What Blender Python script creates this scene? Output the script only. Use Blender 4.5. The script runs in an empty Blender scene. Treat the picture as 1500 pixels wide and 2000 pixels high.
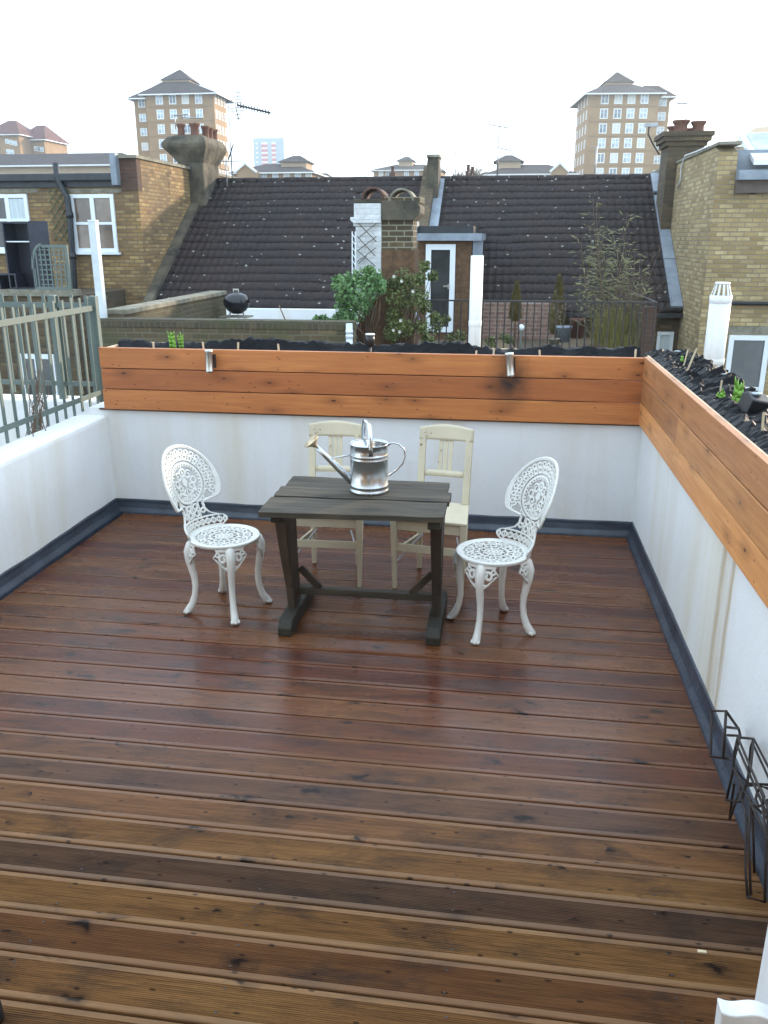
import bpy, math, random
from math import sin, cos, pi, radians, atan, atan2, sqrt, tan, hypot
from mathutils import Vector, Matrix, noise

random.seed(7)
SC = bpy.context.scene
COL = SC.collection

# ------------------------------------------------------------------ camera
FPX, HORY, VPX, CAMH = 1650.0, 465.0, 993.0, 1.92
PITCH = atan((1000 - HORY) / FPX)
YAW = atan((VPX - 750) / (FPX / cos(PITCH)))
cam = bpy.data.cameras.new('camera')
cam.sensor_fit = 'VERTICAL'
cam.sensor_height = 24
cam.lens = 24 * FPX / 2000
cam.clip_start = 0.05
cam.clip_end = 3000
camo = bpy.data.objects.new('camera', cam)
COL.objects.link(camo)
camo.location = (0, 0, CAMH)
camo.rotation_euler = (pi / 2 - PITCH, 0, YAW)
SC.camera = camo

# ------------------------------------------------------------------ light
SUN_EL, SUN_AZ = radians(13), radians(42)      # azimuth clockwise from +Y
w = bpy.data.worlds.new('World')
SC.world = w
w.use_nodes = True
nt = w.node_tree
nt.nodes.clear()
sky = nt.nodes.new('ShaderNodeTexSky')
sky.sky_type = 'NISHITA'
sky.sun_disc = False
sky.sun_elevation = SUN_EL
sky.sun_rotation = SUN_AZ
sky.air_density = 1.0
sky.dust_density = 1.4
sky.ozone_density = 1.5
# thin white overcast veil mixed over the blue
veil = nt.nodes.new('ShaderNodeMixRGB')
veil.inputs[0].default_value = 0.72
veil.inputs[2].default_value = (7.2, 8.7, 10.1, 1)
bg = nt.nodes.new('ShaderNodeBackground')
bg.inputs[1].default_value = 0.1
wo = nt.nodes.new('ShaderNodeOutputWorld')
nt.links.new(sky.outputs[0], veil.inputs[1])
nt.links.new(veil.outputs[0], bg.inputs[0])
nt.links.new(bg.outputs[0], wo.inputs[0])
sd = bpy.data.lights.new('sun', 'SUN')
sd.energy = 2.0
sd.angle = radians(2.5)
sd.color = (1.0, 0.82, 0.62)
so = bpy.data.objects.new('sun', sd)
COL.objects.link(so)
sv = Vector((sin(SUN_AZ) * cos(SUN_EL), cos(SUN_AZ) * cos(SUN_EL), sin(SUN_EL)))
so.rotation_euler = sv.to_track_quat('Z', 'Y').to_euler()
so.location = (20, 20, 20)
SC.view_settings.view_transform = 'Standard'
SC.view_settings.look = 'None'
SC.view_settings.gamma = 1
SC.view_settings.use_curve_mapping = False
SC.view_settings.exposure = 1.70

# ------------------------------------------------------------------ pixel -> place helpers (photo pixels, 1500 x 2000)
_f = Vector((-sin(YAW) * cos(PITCH), cos(YAW) * cos(PITCH), -sin(PITCH)))
_r = Vector((cos(YAW), sin(YAW), 0))
_u = _r.cross(_f)
def _ray(x, y): return _f * FPX + _r * (x - 750) - _u * (y - 1000)
def W(x, y, Y):
    d = _ray(x, y); return Vector((0, 0, CAMH)) + d * (Y / d.y)
def WX(x, y, X):
    d = _ray(x, y); return Vector((0, 0, CAMH)) + d * (X / d.x)
def WZ(x, y, z=0.0):
    d = _ray(x, y); return Vector((0, 0, CAMH)) + d * ((z - CAMH) / d.z)

# ------------------------------------------------------------------ mesh builder
ORG = {}
class MB:
    def __init__(s): s.v = []; s.f = []; s.sm = []; s.mi = []; s.att = {}
    def add(s, vs, fs, smooth=False, mi=0):
        o = len(s.v); s.v += [tuple(v) for v in vs]
        for f in fs:
            s.f.append(tuple(i + o for i in f)); s.sm.append(smooth); s.mi.append(mi)
        return s
    def box(s, a, b, mi=0):
        x0, y0, z0 = a; x1, y1, z1 = b
        if x0 > x1: x0, x1 = x1, x0
        if y0 > y1: y0, y1 = y1, y0
        if z0 > z1: z0, z1 = z1, z0
        return s.add([(x0,y0,z0),(x1,y0,z0),(x1,y1,z0),(x0,y1,z0),(x0,y0,z1),(x1,y0,z1),(x1,y1,z1),(x0,y1,z1)],
                     [(0,3,2,1),(4,5,6,7),(0,1,5,4),(1,2,6,5),(2,3,7,6),(3,0,4,7)], False, mi)
    def beam(s, p, q, w, h, up=(0,0,1), w2=None, h2=None, mi=0):
        p = Vector(p); q = Vector(q); d = (q - p).normalized(); up = Vector(up)
        sd_ = d.cross(up)
        if sd_.length < 1e-4: sd_ = d.cross(Vector((0,1,0)))
        sd_.normalize(); u = sd_.cross(d).normalized()
        w2 = w if w2 is None else w2; h2 = h if h2 is None else h2
        vs = []
        for c, ww, hh in ((p, w, h), (q, w2, h2)):
            for a, b in ((-1,-1),(1,-1),(1,1),(-1,1)):
                vs.append(c + sd_ * (a * ww / 2) + u * (b * hh / 2))
        return s.add(vs, [(0,1,2,3),(7,6,5,4),(0,4,5,1),(1,5,6,2),(2,6,7,3),(3,7,4,0)], False, mi)
    def prism(s, poly, axis, a, b, mi=0):
        # poly: list of 2d pts; axis 'x': (y,z), 'y': (x,z), 'z': (x,y)
        n = len(poly)
        def mk(p, t):
            return (t, p[0], p[1]) if axis == 'x' else ((p[0], t, p[1]) if axis == 'y' else (p[0], p[1], t))
        vs = [mk(p, a) for p in poly] + [mk(p, b) for p in poly]
        fs = [tuple(range(n))[::-1], tuple(range(n, 2*n))] + [(i, (i+1) % n, n + (i+1) % n, n + i) for i in range(n)]
        return s.add(vs, fs, False, mi)
    def tube(s, pts, r, n=8, cap=True, mi=0, flat=1.0):
        pts = [Vector(p) for p in pts]; k = len(pts)
        rs = r if isinstance(r, (list, tuple)) else [r] * k
        vs = []; prev = None
        for i, p in enumerate(pts):
            d = (pts[min(i+1, k-1)] - pts[max(i-1, 0)])
            d = d.normalized() if d.length > 1e-9 else Vector((0,0,1))
            if prev is None:
                a = d.cross(Vector((0,0,1)))
                if a.length < 1e-3: a = d.cross(Vector((0,1,0)))
            else:
                a = prev - d * prev.dot(d)
            a.normalize(); prev = a; b = d.cross(a)
            for j in range(n):
                t = 2*pi*j/n
                vs.append(p + (a * cos(t) + b * sin(t) * flat) * rs[i])
        fs = []
        for i in range(k-1):
            for j in range(n):
                fs.append((i*n+j, i*n+(j+1) % n, (i+1)*n+(j+1) % n, (i+1)*n+j))
        s.add(vs, fs, True, mi)
        if cap:
            o = len(s.v) - len(vs)
            for base, rev in ((0, True), ((k-1)*n, False)):
                f = [o + base + j for j in range(n)]
                s.f.append(tuple(f[::-1] if rev else f)); s.sm.append(False); s.mi.append(mi)
        return s
    def lathe(s, prof, c=(0,0,0), n=24, mi=0, sx=1, sy=1, a0=0, a1=2*pi):
        c = Vector(c); full = abs(a1 - a0 - 2*pi) < 1e-6; m = n if full else n + 1
        vs = []
        for (r, z) in prof:
            for j in range(m):
                t = a0 + (a1 - a0) * j / n
                vs.append(c + Vector((cos(t)*r*sx, sin(t)*r*sy, z)))
        fs = []
        for i in range(len(prof)-1):
            for j in range(n):
                k = (j+1) % m
                fs.append((i*m+j, i*m+k, (i+1)*m+k, (i+1)*m+j))
        return s.add(vs, fs, True, mi)
    def grid(s, fn, nu, nv, smooth=True, mi=0):
        vs = [fn(i/nu, j/nv) for j in range(nv+1) for i in range(nu+1)]
        fs = [(j*(nu+1)+i, j*(nu+1)+i+1, (j+1)*(nu+1)+i+1, (j+1)*(nu+1)+i) for j in range(nv) for i in range(nu)]
        return s.add(vs, fs, smooth, mi)
    def build(s, name, mat, parent=None, bevel=0, solid=0, sub=0, world=True):
        me = bpy.data.meshes.new(name)
        org = Vector((0,0,0))
        if parent is not None and world: org = ORG.get(parent.name, Vector((0,0,0)))
        vv = [(v[0]-org.x, v[1]-org.y, v[2]-org.z) for v in s.v]
        me.from_pydata(vv, [], s.f)
        me.polygons.foreach_set('use_smooth', s.sm)
        mats = mat if isinstance(mat, (list, tuple)) else [mat]
        for m in mats: me.materials.append(m)
        if len(mats) > 1: me.polygons.foreach_set('material_index', s.mi)
        for k, vals in s.att.items():
            at = me.attributes.new(k, 'FLOAT', 'FACE'); at.data.foreach_set('value', vals)
        me.update()
        o = bpy.data.objects.new(name, me); COL.objects.link(o)
        if parent is not None:
            o.parent = parent; ORG[o.name] = org
        if sub:
            m = o.modifiers.new('sub', 'SUBSURF'); m.levels = sub; m.render_levels = sub
        if solid:
            m = o.modifiers.new('solid', 'SOLIDIFY'); m.thickness = solid; m.offset = 0
        if bevel:
            m = o.modifiers.new('bevel', 'BEVEL'); m.width = bevel; m.segments = 2; m.limit_method = 'ANGLE'
        return o

def tag(o, label=None, cat=None, group=None, kind=None):
    if label: o['label'] = label
    if cat: o['category'] = cat
    if group: o['group'] = group
    if kind: o['kind'] = kind
    return o
def thing(name, label, cat, loc=(0,0,0), rotz=0, group=None, world=True):
    o = bpy.data.objects.new(name, None); COL.objects.link(o)
    o.empty_display_size = 0.2
    o.location = loc; o.rotation_euler = (0,0,rotz)
    ORG[o.name] = Vector(loc) if world else Vector((0,0,0))
    return tag(o, label, cat, group)
def kids(o): return list(o.children)
def copy_tree(o, parent=None):
    c = o.copy(); COL.objects.link(c); c.parent = parent
    for ch in kids(o): copy_tree(ch, c)
    return c

# ------------------------------------------------------------------ materials
class NT:
    def __init__(s, name):
        s.m = bpy.data.materials.new(name); s.m.use_nodes = True
        s.t = s.m.node_tree; s.b = s.t.nodes['Principled BSDF']
    def n(s, typ, **kw):
        x = s.t.nodes.new(typ)
        for k, v in kw.items(): setattr(x, k, v)
        return x
    def l(s, a, b): s.t.links.new(a, b)
    def coord(s, which='Object', scale=(1,1,1), loc=(0,0,0)):
        tc = s.n('ShaderNodeTexCoord'); mp = s.n('ShaderNodeMapping')
        mp.inputs['Scale'].default_value = scale; mp.inputs['Location'].default_value = loc
        s.l(tc.outputs[which], mp.inputs[0]); return mp.outputs[0]
    def noise(s, vec, scale=5, detail=5, rough=.6, dist=0):
        x = s.n('ShaderNodeTexNoise'); x.inputs['Scale'].default_value = scale
        x.inputs['Detail'].default_value = detail; x.inputs['Roughness'].default_value = rough
        x.inputs['Distortion'].default_value = dist
        if vec is not None: s.l(vec, x.inputs['Vector'])
        return x.outputs['Fac']
    def ramp(s, fac, stops, interp='LINEAR'):
        x = s.n('ShaderNodeValToRGB'); x.color_ramp.interpolation = interp
        e = x.color_ramp.elements
        while len(e) < len(stops): e.new(.5)
        for i, (p, c) in enumerate(stops):
            e[i].position = p
            c = (c, c, c) if isinstance(c, (int, float)) else c
            e[i].color = (*c, 1)
        s.l(fac, x.inputs[0]); return x.outputs[0]
    def mix(s, fac, a, b, mode='MIX'):
        x = s.n('ShaderNodeMixRGB'); x.blend_type = mode
        for i, v in ((0, fac), (1, a), (2, b)):
            if hasattr(v, 'is_linked') or hasattr(v, 'links'): s.l(v, x.inputs[i])
            elif isinstance(v, (int, float)): x.inputs[i].default_value = v if i == 0 else (v, v, v, 1)
            else: x.inputs[i].default_value = (*v, 1)
        return x.outputs[0]
    def math(s, op, a, b=0.0, clamp=False):
        x = s.n('ShaderNodeMath'); x.operation = op; x.use_clamp = clamp
        for i, v in ((0, a), (1, b)):
            if isinstance(v, (int, float)): x.inputs[i].default_value = v
            else: s.l(v, x.inputs[i])
        return x.outputs[0]
    def bump(s, h, strength=.3, dist=.01, normal=None):
        x = s.n('ShaderNodeBump'); x.inputs['Strength'].default_value = strength
        x.inputs['Distance'].default_value = dist; s.l(h, x.inputs['Height'])
        if normal is not None: s.l(normal, x.inputs['Normal'])
        s.l(x.outputs[0], s.b.inputs['Normal']); return x.outputs[0]
    def set(s, **kw):
        for k, v in kw.items():
            k = k.replace('_', ' ')
            if isinstance(v, (int, float)): s.b.inputs[k].default_value = v
            elif isinstance(v, (tuple, list)): s.b.inputs[k].default_value = (*v, 1) if len(v) == 3 else v
            else: s.l(v, s.b.inputs[k])

def plain(name, col, rough=.6, var=.25, scale=6, bump=.15, bdist=.004, metal=0, col2=None, stretch=(1,1,1), spec=.5):
    t = NT(name); v = t.coord('Object', stretch)
    n1 = t.noise(v, scale, 6); n2 = t.noise(v, scale * 7, 4)
    c2 = col2 or tuple(c * (1 - var) for c in col)
    f = t.ramp(n1, [(.35, 0.0), (.65, 1.0)])
    c = t.mix(f, col, c2)
    c = t.mix(t.math('MULTIPLY', t.ramp(n2, [(.4, 0.), (.75, 1.)]), var * .5), c, tuple(x * .6 for x in col))
    t.set(Base_Color=c, Metallic=metal)
    t.b.inputs['Specular IOR Level'].default_value = spec
    r = t.math('ADD', t.math('MULTIPLY', n1, .25), rough - .12, True)
    t.set(Roughness=r)
    if bump: t.bump(n2, bump, bdist)
    return t.m

def wallvec(t, ox=0):
    """world-upright brick coordinates: (x,z) on faces that look along y, (y,z) on faces that look along x, (x,y) on tops"""
    tc = t.n('ShaderNodeTexCoord'); g = t.n('ShaderNodeNewGeometry')
    sp = t.n('ShaderNodeSeparateXYZ'); t.l(tc.outputs['Object'], sp.inputs[0])
    sn = t.n('ShaderNodeSeparateXYZ'); t.l(g.outputs['Normal'], sn.inputs[0])
    ax = t.math('GREATER_THAN', t.math('ABSOLUTE', sn.outputs[0]), .6)
    u = t.math('ADD', t.math('MULTIPLY', sp.outputs[1], ax), t.math('MULTIPLY', sp.outputs[0], t.math('SUBTRACT', 1.0, ax)))
    cb = t.n('ShaderNodeCombineXYZ'); t.l(u, cb.inputs[0]); t.l(sp.outputs[2], cb.inputs[1]); t.l(ax, cb.inputs[2])
    return cb.outputs[0], tc.outputs['Object']

def brick(name, cols, mortar=(.30,.26,.20), bw=.225, bh=.075, ms=.010, grime=.5, moss=0.0, rough=.9):
    t = NT(name); v, ov = wallvec(t)
    # wobble so that the courses are not ruler-straight
    nz = t.n('ShaderNodeTexNoise'); nz.inputs['Scale'].default_value = 3; t.l(v, nz.inputs['Vector'])
    vm = t.n('ShaderNodeVectorMath'); vm.operation = 'MULTIPLY_ADD'
    t.l(nz.outputs['Color'], vm.inputs[0]); vm.inputs[1].default_value = (.02, .012, 0); t.l(v, vm.inputs[2])
    bt = t.n('ShaderNodeTexBrick'); t.l(vm.outputs[0], bt.inputs['Vector'])
    bt.inputs['Scale'].default_value = 1; bt.inputs['Brick Width'].default_value = bw
    bt.inputs['Row Height'].default_value = bh; bt.inputs['Mortar Size'].default_value = ms
    bt.inputs['Mortar Smooth'].default_value = .3; bt.inputs['Bias'].default_value = 0
    bt.inputs['Color1'].default_value = (0,0,0,1); bt.inputs['Color2'].default_value = (1,1,1,1)
    bt.inputs['Mortar'].default_value = (.5,.5,.5,1)
    n = len(cols)
    bc = t.ramp(bt.outputs['Color'], [(i/(n-1) if n > 1 else 0, c) for i, c in enumerate(cols)])
    big = t.noise(ov, .9, 5); mid = t.noise(ov, 6, 5); fine = t.noise(ov, 45, 4)
    bc = t.mix(t.ramp(mid, [(.35, 0.), (.7, .7)]), bc, tuple(c * .62 for c in cols[0]))
    c = t.mix(bt.outputs['Fac'], bc, mortar)
    c = t.mix(t.math('MULTIPLY', t.ramp(big, [(.42, 0.), (.7, 1.)]), grime), c, (.065, .055, .042))
    c = t.mix(t.math('MULTIPLY', t.ramp(fine, [(.45, 0.), (.8, 1.)]), .35), c, (.10, .085, .06))
    if moss:
        c = t.mix(t.math('MULTIPLY', t.ramp(t.noise(ov, 2.2, 6), [(.4, 0.), (.62, 1.)]), moss), c, (.055, .060, .022))
    t.set(Base_Color=c, Roughness=rough)
    h = t.math('ADD', t.math('MULTIPLY', bt.outputs['Fac'], -1.0), t.math('MULTIPLY', fine, .6))
    t.bump(h, .6, .012)
    return t.m

def woodplank(name, a, b, dark, rough=.45, knots=True, axis=0, stainx=None):
    """sawn softwood with grain along x (axis 0) or y (axis 1), a different piece for every object"""
    t = NT(name)
    tc = t.n('ShaderNodeTexCoord'); oi = t.n('ShaderNodeObjectInfo')
    off = t.n('ShaderNodeVectorMath'); off.operation = 'MULTIPLY_ADD'
    cb = t.n('ShaderNodeCombineXYZ')
    for i in range(3): t.l(oi.outputs['Random'], cb.inputs[i])
    t.l(cb.outputs[0], off.inputs[0]); off.inputs[1].default_value = (31, 17, 23); t.l(tc.outputs['Object'], off.inputs[2])
    def mp(sc):
        if axis == 1: sc = (sc[1], sc[0], sc[2])
        if axis == 2: sc = (sc[1], sc[2], sc[0])
        m = t.n('ShaderNodeMapping'); m.inputs['Scale'].default_value = sc; t.l(off.outputs[0], m.inputs[0]); return m.outputs[0]
    g = t.noise(mp((1.0, 14, 22)), 2.0, 7, .6, .6)
    fine = t.noise(mp((2.5, 60, 90)), 2.0, 4, .6)
    patch = t.noise(mp((.7, 1.5, 1.5)), 1.3, 4)
    c = t.mix(t.ramp(g, [(.3, 0.), (.72, 1.)]), a, b)
    c = t.mix(t.math('MULTIPLY', t.ramp(patch, [(.45, 0.), (.7, 1.)]), .45), c, tuple(x * .7 for x in b))
    hs = t.n('ShaderNodeHueSaturation'); t.l(c, hs.inputs['Color'])
    t.l(t.math('ADD', t.math('MULTIPLY', oi.outputs['Random'], .55), .78), hs.inputs['Value'])
    c = hs.outputs[0]
    c = t.mix(t.math('MULTIPLY', t.ramp(fine, [(.5, 0.), (.75, 1.)]), .3), c, dark)
    if knots:
        vo = t.n('ShaderNodeTexVoronoi'); vo.voronoi_dimensions = '2D'; vo.inputs['Scale'].default_value = 1
        s3 = t.n('ShaderNodeSeparateXYZ'); t.l(off.outputs[0], s3.inputs[0]); c3 = t.n('ShaderNodeCombineXYZ')
        oth = [i for i in range(3) if i != axis]
        t.l(t.math('MULTIPLY', s3.outputs[axis], 2.3), c3.inputs[0])
        t.l(t.math('MULTIPLY', t.math('ADD', s3.outputs[oth[0]], s3.outputs[oth[1]]), 6.0), c3.inputs[1])
        t.l(c3.outputs[0], vo.inputs['Vector'])
        kn = t.math('ADD', vo.outputs['Distance'], t.math('MULTIPLY', t.noise(off.outputs[0], 5, 3), .10))
        k = t.ramp(kn, [(.065, 1.), (.095, 0.)])
        k2 = t.ramp(kn, [(.10, .55), (.30, 0.)])
        c = t.mix(k2, c, tuple(x * .55 for x in b)); c = t.mix(k, c, dark)
        vp = t.n('ShaderNodeTexVoronoi'); vp.voronoi_dimensions = '2D'; vp.inputs['Scale'].default_value = 2.6; t.l(c3.outputs[0], vp.inputs['Vector'])
        c = t.mix(t.math('MULTIPLY', t.ramp(vp.outputs['Distance'], [(.03, .8), (.075, 0.)]), t.math('GREATER_THAN', t.noise(off.outputs[0], 2.5, 2), .54)), c, dark)
    if stainx is not None:
        # dirty run-off around the crooked steel light
        sp = t.n('ShaderNodeSeparateXYZ'); t.l(tc.outputs['Object'], sp.inputs[0])
        dx = t.math('DIVIDE', t.math('ABSOLUTE', t.math('SUBTRACT', sp.outputs[0], stainx)), .16)
        dz = t.math('DIVIDE', t.math('ABSOLUTE', t.math('SUBTRACT', sp.outputs[2], 1.04)), .20)
        d_ = t.math('SUBTRACT', 1.15, t.math('SQRT', t.math('ADD', t.math('MULTIPLY', dx, dx), t.math('MULTIPLY', dz, dz))), True)
        d_ = t.math('MULTIPLY', d_, t.ramp(t.noise(tc.outputs['Object'], 9, 5), [(.3, .3), (.65, 1.)]))
        c = t.mix(d_, c, (.030,.016,.012))
    t.set(Base_Color=c, Roughness=t.math('ADD', t.math('MULTIPLY', g, .3), rough - .15, True))
    t.bump(t.math('ADD', fine, g), .25, .003)
    return t.m

def deckmat():
    t = NT('wet_ribbed_decking')
    tc = t.n('ShaderNodeTexCoord'); ob = tc.outputs['Object']
    at = t.n('ShaderNodeAttribute'); at.attribute_name = 'rnd'
    at2 = t.n('ShaderNodeAttribute'); at2.attribute_name = 'edge'
    rnd = at.outputs['Fac']; edge = at2.outputs['Fac']
    cb = t.n('ShaderNodeCombineXYZ'); t.l(rnd, cb.inputs[0]); t.l(rnd, cb.inputs[2])
    off = t.n('ShaderNodeVectorMath'); off.operation = 'MULTIPLY_ADD'
    t.l(cb.outputs[0], off.inputs[0]); off.inputs[1].default_value = (61, 0, 43); t.l(ob, off.inputs[2])
    def mp(sc):
        m = t.n('ShaderNodeMapping'); m.inputs['Scale'].default_value = sc; t.l(off.outputs[0], m.inputs[0]); return m.outputs[0]
    g = t.noise(mp((.9, 16, 1)), 2.0, 7, .62, .5)
    fine = t.noise(mp((3, 90, 1)), 2.0, 4, .6)
    patch = t.noise(mp((.9, 2.6, 1)), 1.6, 5, .6)
    stain = t.noise(mp((1.6, 4.2, 1)), 1.7, 6, .7, .4)
    tone = t.ramp(t.math('ADD', t.math('MULTIPLY', rnd, .85), t.math('MULTIPLY', patch, .16)),
                  [(.0, (.265,.140,.050)), (.16, (.165,.074,.030)), (.30, (.290,.160,.056)), (.44, (.190,.080,.033)), (.56, (.125,.044,.024)), (.70, (.250,.130,.046)), (.82, (.155,.084,.044)), (.93, (.090,.056,.036)), (1., (.070,.046,.032))])
    c = t.mix(t.ramp(g, [(.3, 0.), (.75, .75)]), tone, t.mix(1.0, tone, (.50,.44,.42), 'MULTIPLY'))
    c = t.mix(t.math('MULTIPLY', t.ramp(fine, [(.42, 0.), (.66, 1.)]), .5), c, (.040,.018,.008))
    c = t.mix(t.math('MULTIPLY', t.ramp(stain, [(.49, 0.), (.66, 1.)]), .66), c, (.028,.022,.020))
    # smooth shoulders of each board painted paler, their sky sheen put into the colour
    c = t.mix(t.math('MULTIPLY', edge, .40), c, (.215,.120,.060))
    vo = t.n('ShaderNodeTexVoronoi'); vo.voronoi_dimensions = '2D'; vo.inputs['Scale'].default_value = 1
    nzc = t.n('ShaderNodeTexNoise'); nzc.inputs['Scale'].default_value = 14; t.l(off.outputs[0], nzc.inputs['Vector'])
    vm = t.n('ShaderNodeVectorMath'); vm.operation = 'MULTIPLY_ADD'
    t.l(nzc.outputs['Color'], vm.inputs[0]); vm.inputs[1].default_value = (.40,.45,0); t.l(mp((2.6, 6.4, 1)), vm.inputs[2])
    t.l(vm.outputs[0], vo.inputs['Vector'])
    sel = t.math('GREATER_THAN', t.noise(mp((3.0, 6.0, 1)), 1.0, 2), .53)
    k2 = t.math('MULTIPLY', t.ramp(vo.outputs['Distance'], [(.05, .55), (.24, 0.)]), sel)
    k = t.math('MULTIPLY', t.ramp(vo.outputs['Distance'], [(.035, .9), (.085, 0.)]), sel)
    c = t.mix(k2, c, (.030,.017,.013)); c = t.mix(k, c, (.010,.006,.005))
    # small pin knots
    v2 = t.n('ShaderNodeTexVoronoi'); v2.voronoi_dimensions = '2D'; v2.inputs['Scale'].default_value = 1; t.l(mp((5.0, 12.0, 1)), v2.inputs['Vector'])
    c = t.mix(t.ramp(v2.outputs['Distance'], [(.03, .8), (.06, 0.)]), c, (.014,.008,.006))
    # rain film: thick in the middle of the deck, drying towards the house
    sp = t.n('ShaderNodeSeparateXYZ'); t.l(ob, sp.inputs[0])
    wy = t.ramp(t.math('DIVIDE', sp.outputs[1], 6.0), [(.30, 0.), (.50, .85), (.80, .95), (.98, .7)])
    wn = t.noise(ob, 1.1, 5, .6)
    wet = t.math('MULTIPLY', wy, t.ramp(wn, [(.28, .35), (.60, 1.)]), True)
    c = t.mix(wet, c, t.mix(1.0, c, (.62,.36,.38), 'MULTIPLY'))
    t.set(Base_Color=c)
    rg = t.math('ADD', t.math('MULTIPLY', t.math('SUBTRACT', 1.0, wet), .40), .07)
    rg = t.math('ADD', rg, t.math('MULTIPLY', stain, .12), True)
    t.set(Roughness=rg)
    t.l(t.math('ADD', t.math('MULTIPLY', wet, .32), .16), t.b.inputs['Specular IOR Level'])
    t.bump(t.math('ADD', fine, g), .10, .002)
    return t.m

M = {}
M['deck'] = deckmat()
M['gap'] = plain('dark_void', (.012,.010,.009), .9, bump=0)

def render_white():
    t = NT('white_painted_render')
    ob = t.coord('Object'); v, _ = wallvec(t)
    big = t.noise(ob, 1.6, 5); fine = t.noise(ob, 60, 3); mid = t.noise(ob, 9, 4)
    mps = t.n('ShaderNodeMapping'); mps.inputs['Scale'].default_value = (1, .10, 1); t.l(v, mps.inputs[0])
    st = t.noise(mps.outputs[0], 2.6, 5, .6)
    c = t.mix(t.ramp(big, [(.35, 0.), (.7, 1.)]), (.78,.79,.79), (.72,.735,.74))
    c = t.mix(t.math('MULTIPLY', t.ramp(st, [(.48, 0.), (.70, 1.)]), .75), c, (.66,.61,.49))
    t.set(Base_Color=c, Roughness=.7)
    t.bump(t.math('ADD', t.math('MULTIPLY', fine, .35), t.math('ADD', mid, big)), .35, .010)
    return t
_w = render_white(); M['render'] = _w.m
# the right parapet has rusty run-off streaks where its render joint leaks
S1, S2 = WX(1400, 1230, .912).y + .03, WX(1424, 1180, .912).y
def render_streak():
    t = render_white(); t.m.name = 'white_render_with_runoff'
    prev = t.b.inputs['Base Color'].links[0].from_socket
    tc = t.n('ShaderNodeTexCoord'); sp = t.n('ShaderNodeSeparateXYZ'); t.l(tc.outputs['Object'], sp.inputs[0])
    wob = t.noise(tc.outputs['Object'], 3, 3)
    y = t.math('ADD', sp.outputs[1], t.math('MULTIPLY', t.math('SUBTRACT', wob, .5), .05))
    def band(y0, wd, s):
        d = t.math('DIVIDE', t.math('ABSOLUTE', t.math('SUBTRACT', y, y0)), wd)
        return t.math('MULTIPLY', t.math('SUBTRACT', 1.0, d, True), s)
    f = t.math('ADD', band(S1-3, .05, .80), t.math('ADD', band(S2-3, .035, .85), band((S1+S2)/2-3, .20, .35)), True)
    f = t.math('MULTIPLY', f, t.ramp(t.noise(t.coord('Object', (1, 22, 1.5)), 2, 4), [(.3, .5), (.6, 1.)]))
    t.set(Base_Color=t.mix(f, prev, (.42,.31,.17)))
    return t.m
M['render_run'] = render_streak()
M['flash'] = plain('dark_lead_flashing', (.045,.060,.085), .36, .4, 5, .4, .01, col2=(.022,.028,.040))
M['cedar'] = woodplank('cedar_cladding', (.47,.180,.052), (.36,.115,.034), (.060,.018,.009), .5, stainx=.98)
M['cedar_dark'] = woodplank('cedar_cladding_darker', (.41,.138,.040), (.31,.092,.028), (.055,.017,.009), .5, stainx=.98)
M['cedar_y_dark'] = woodplank('cedar_cladding_side_tan', (.52,.23,.085), (.38,.145,.050), (.08,.028,.013), .5, axis=1)
M['cedar_y'] = woodplank('cedar_cladding_side', (.60,.275,.095), (.47,.190,.060), (.09,.030,.014), .5, axis=1)
M['cedar_edge'] = plain('cut_cedar_edge', (.62,.46,.30), .6, .25, 20)
M['liner'] = plain('black_plastic_liner', (.005,.005,.007), .55, .3, 8, .3, .006, spec=.12)
M['soil'] = plain('dark_wet_soil', (.022,.015,.011), .85, .5, 30, 1.0, .03)
M['steel'] = plain('brushed_stainless', (.58,.56,.52), .34, .1, 10, .05, metal=1)
M['galv'] = plain('galvanised_steel', (.62,.65,.67), .25, .22, 9, .03, .002, metal=1, col2=(.50,.53,.56))
M['brass'] = plain('dull_brass', (.62,.52,.36), .5, .4, 26, .2, metal=.8, col2=(.30,.20,.10))
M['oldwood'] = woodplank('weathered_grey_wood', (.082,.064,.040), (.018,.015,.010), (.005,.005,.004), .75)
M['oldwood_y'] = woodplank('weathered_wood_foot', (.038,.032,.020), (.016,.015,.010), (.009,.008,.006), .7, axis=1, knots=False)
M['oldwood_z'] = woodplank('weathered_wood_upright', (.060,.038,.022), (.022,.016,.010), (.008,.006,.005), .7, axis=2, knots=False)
def chipped(name, paint, under, amt=.62, rough=.5):
    t = NT(name); v = t.coord('Object')
    a = t.noise(v, 22, 6, .7); b = t.noise(v, 5, 4)
    k = t.ramp(t.math('ADD', t.math('MULTIPLY', a, .6), t.math('MULTIPLY', b, .4)), [(amt, 0.), (amt + .02, 1.)])
    c = t.mix(t.ramp(b, [(.35, 0.), (.7, 1.)]), paint, tuple(x * .84 for x in paint))
    c = t.mix(k, c, under)
    t.set(Base_Color=c, Roughness=rough)
    t.bump(t.math('ADD', t.math('MULTIPLY', k, -.8), a), .25, .003)
    return t.m
M['cream'] = chipped('chipped_cream_paint', (.62,.555,.405), (.14,.055,.018), .612)
M['iron'] = chipped('white_painted_cast_iron', (.74,.735,.69), (.34,.27,.19), .635, .42)
M['fence'] = chipped('sage_green_metal_paint', (.115,.15,.135), (.34,.36,.34), .72, .5)
M['wire'] = plain('rusty_black_wire', (.035,.022,.018), .6, .5, 30)
M['pvc'] = plain('white_pvc', (.74,.75,.76), .42, .30, 3, 0, col2=(.60,.61,.60), stretch=(3,3,.5))
M['leadpole'] = plain('white_painted_post', (.62,.68,.72), .5, .2, 5, .1)
M['black'] = plain('black_plastic', (.018,.018,.02), .4, .3, 10, .05)
M['shoot'] = plain('fresh_green_shoot', (.20,.42,.05), .5, .3, 20, 0)
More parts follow.
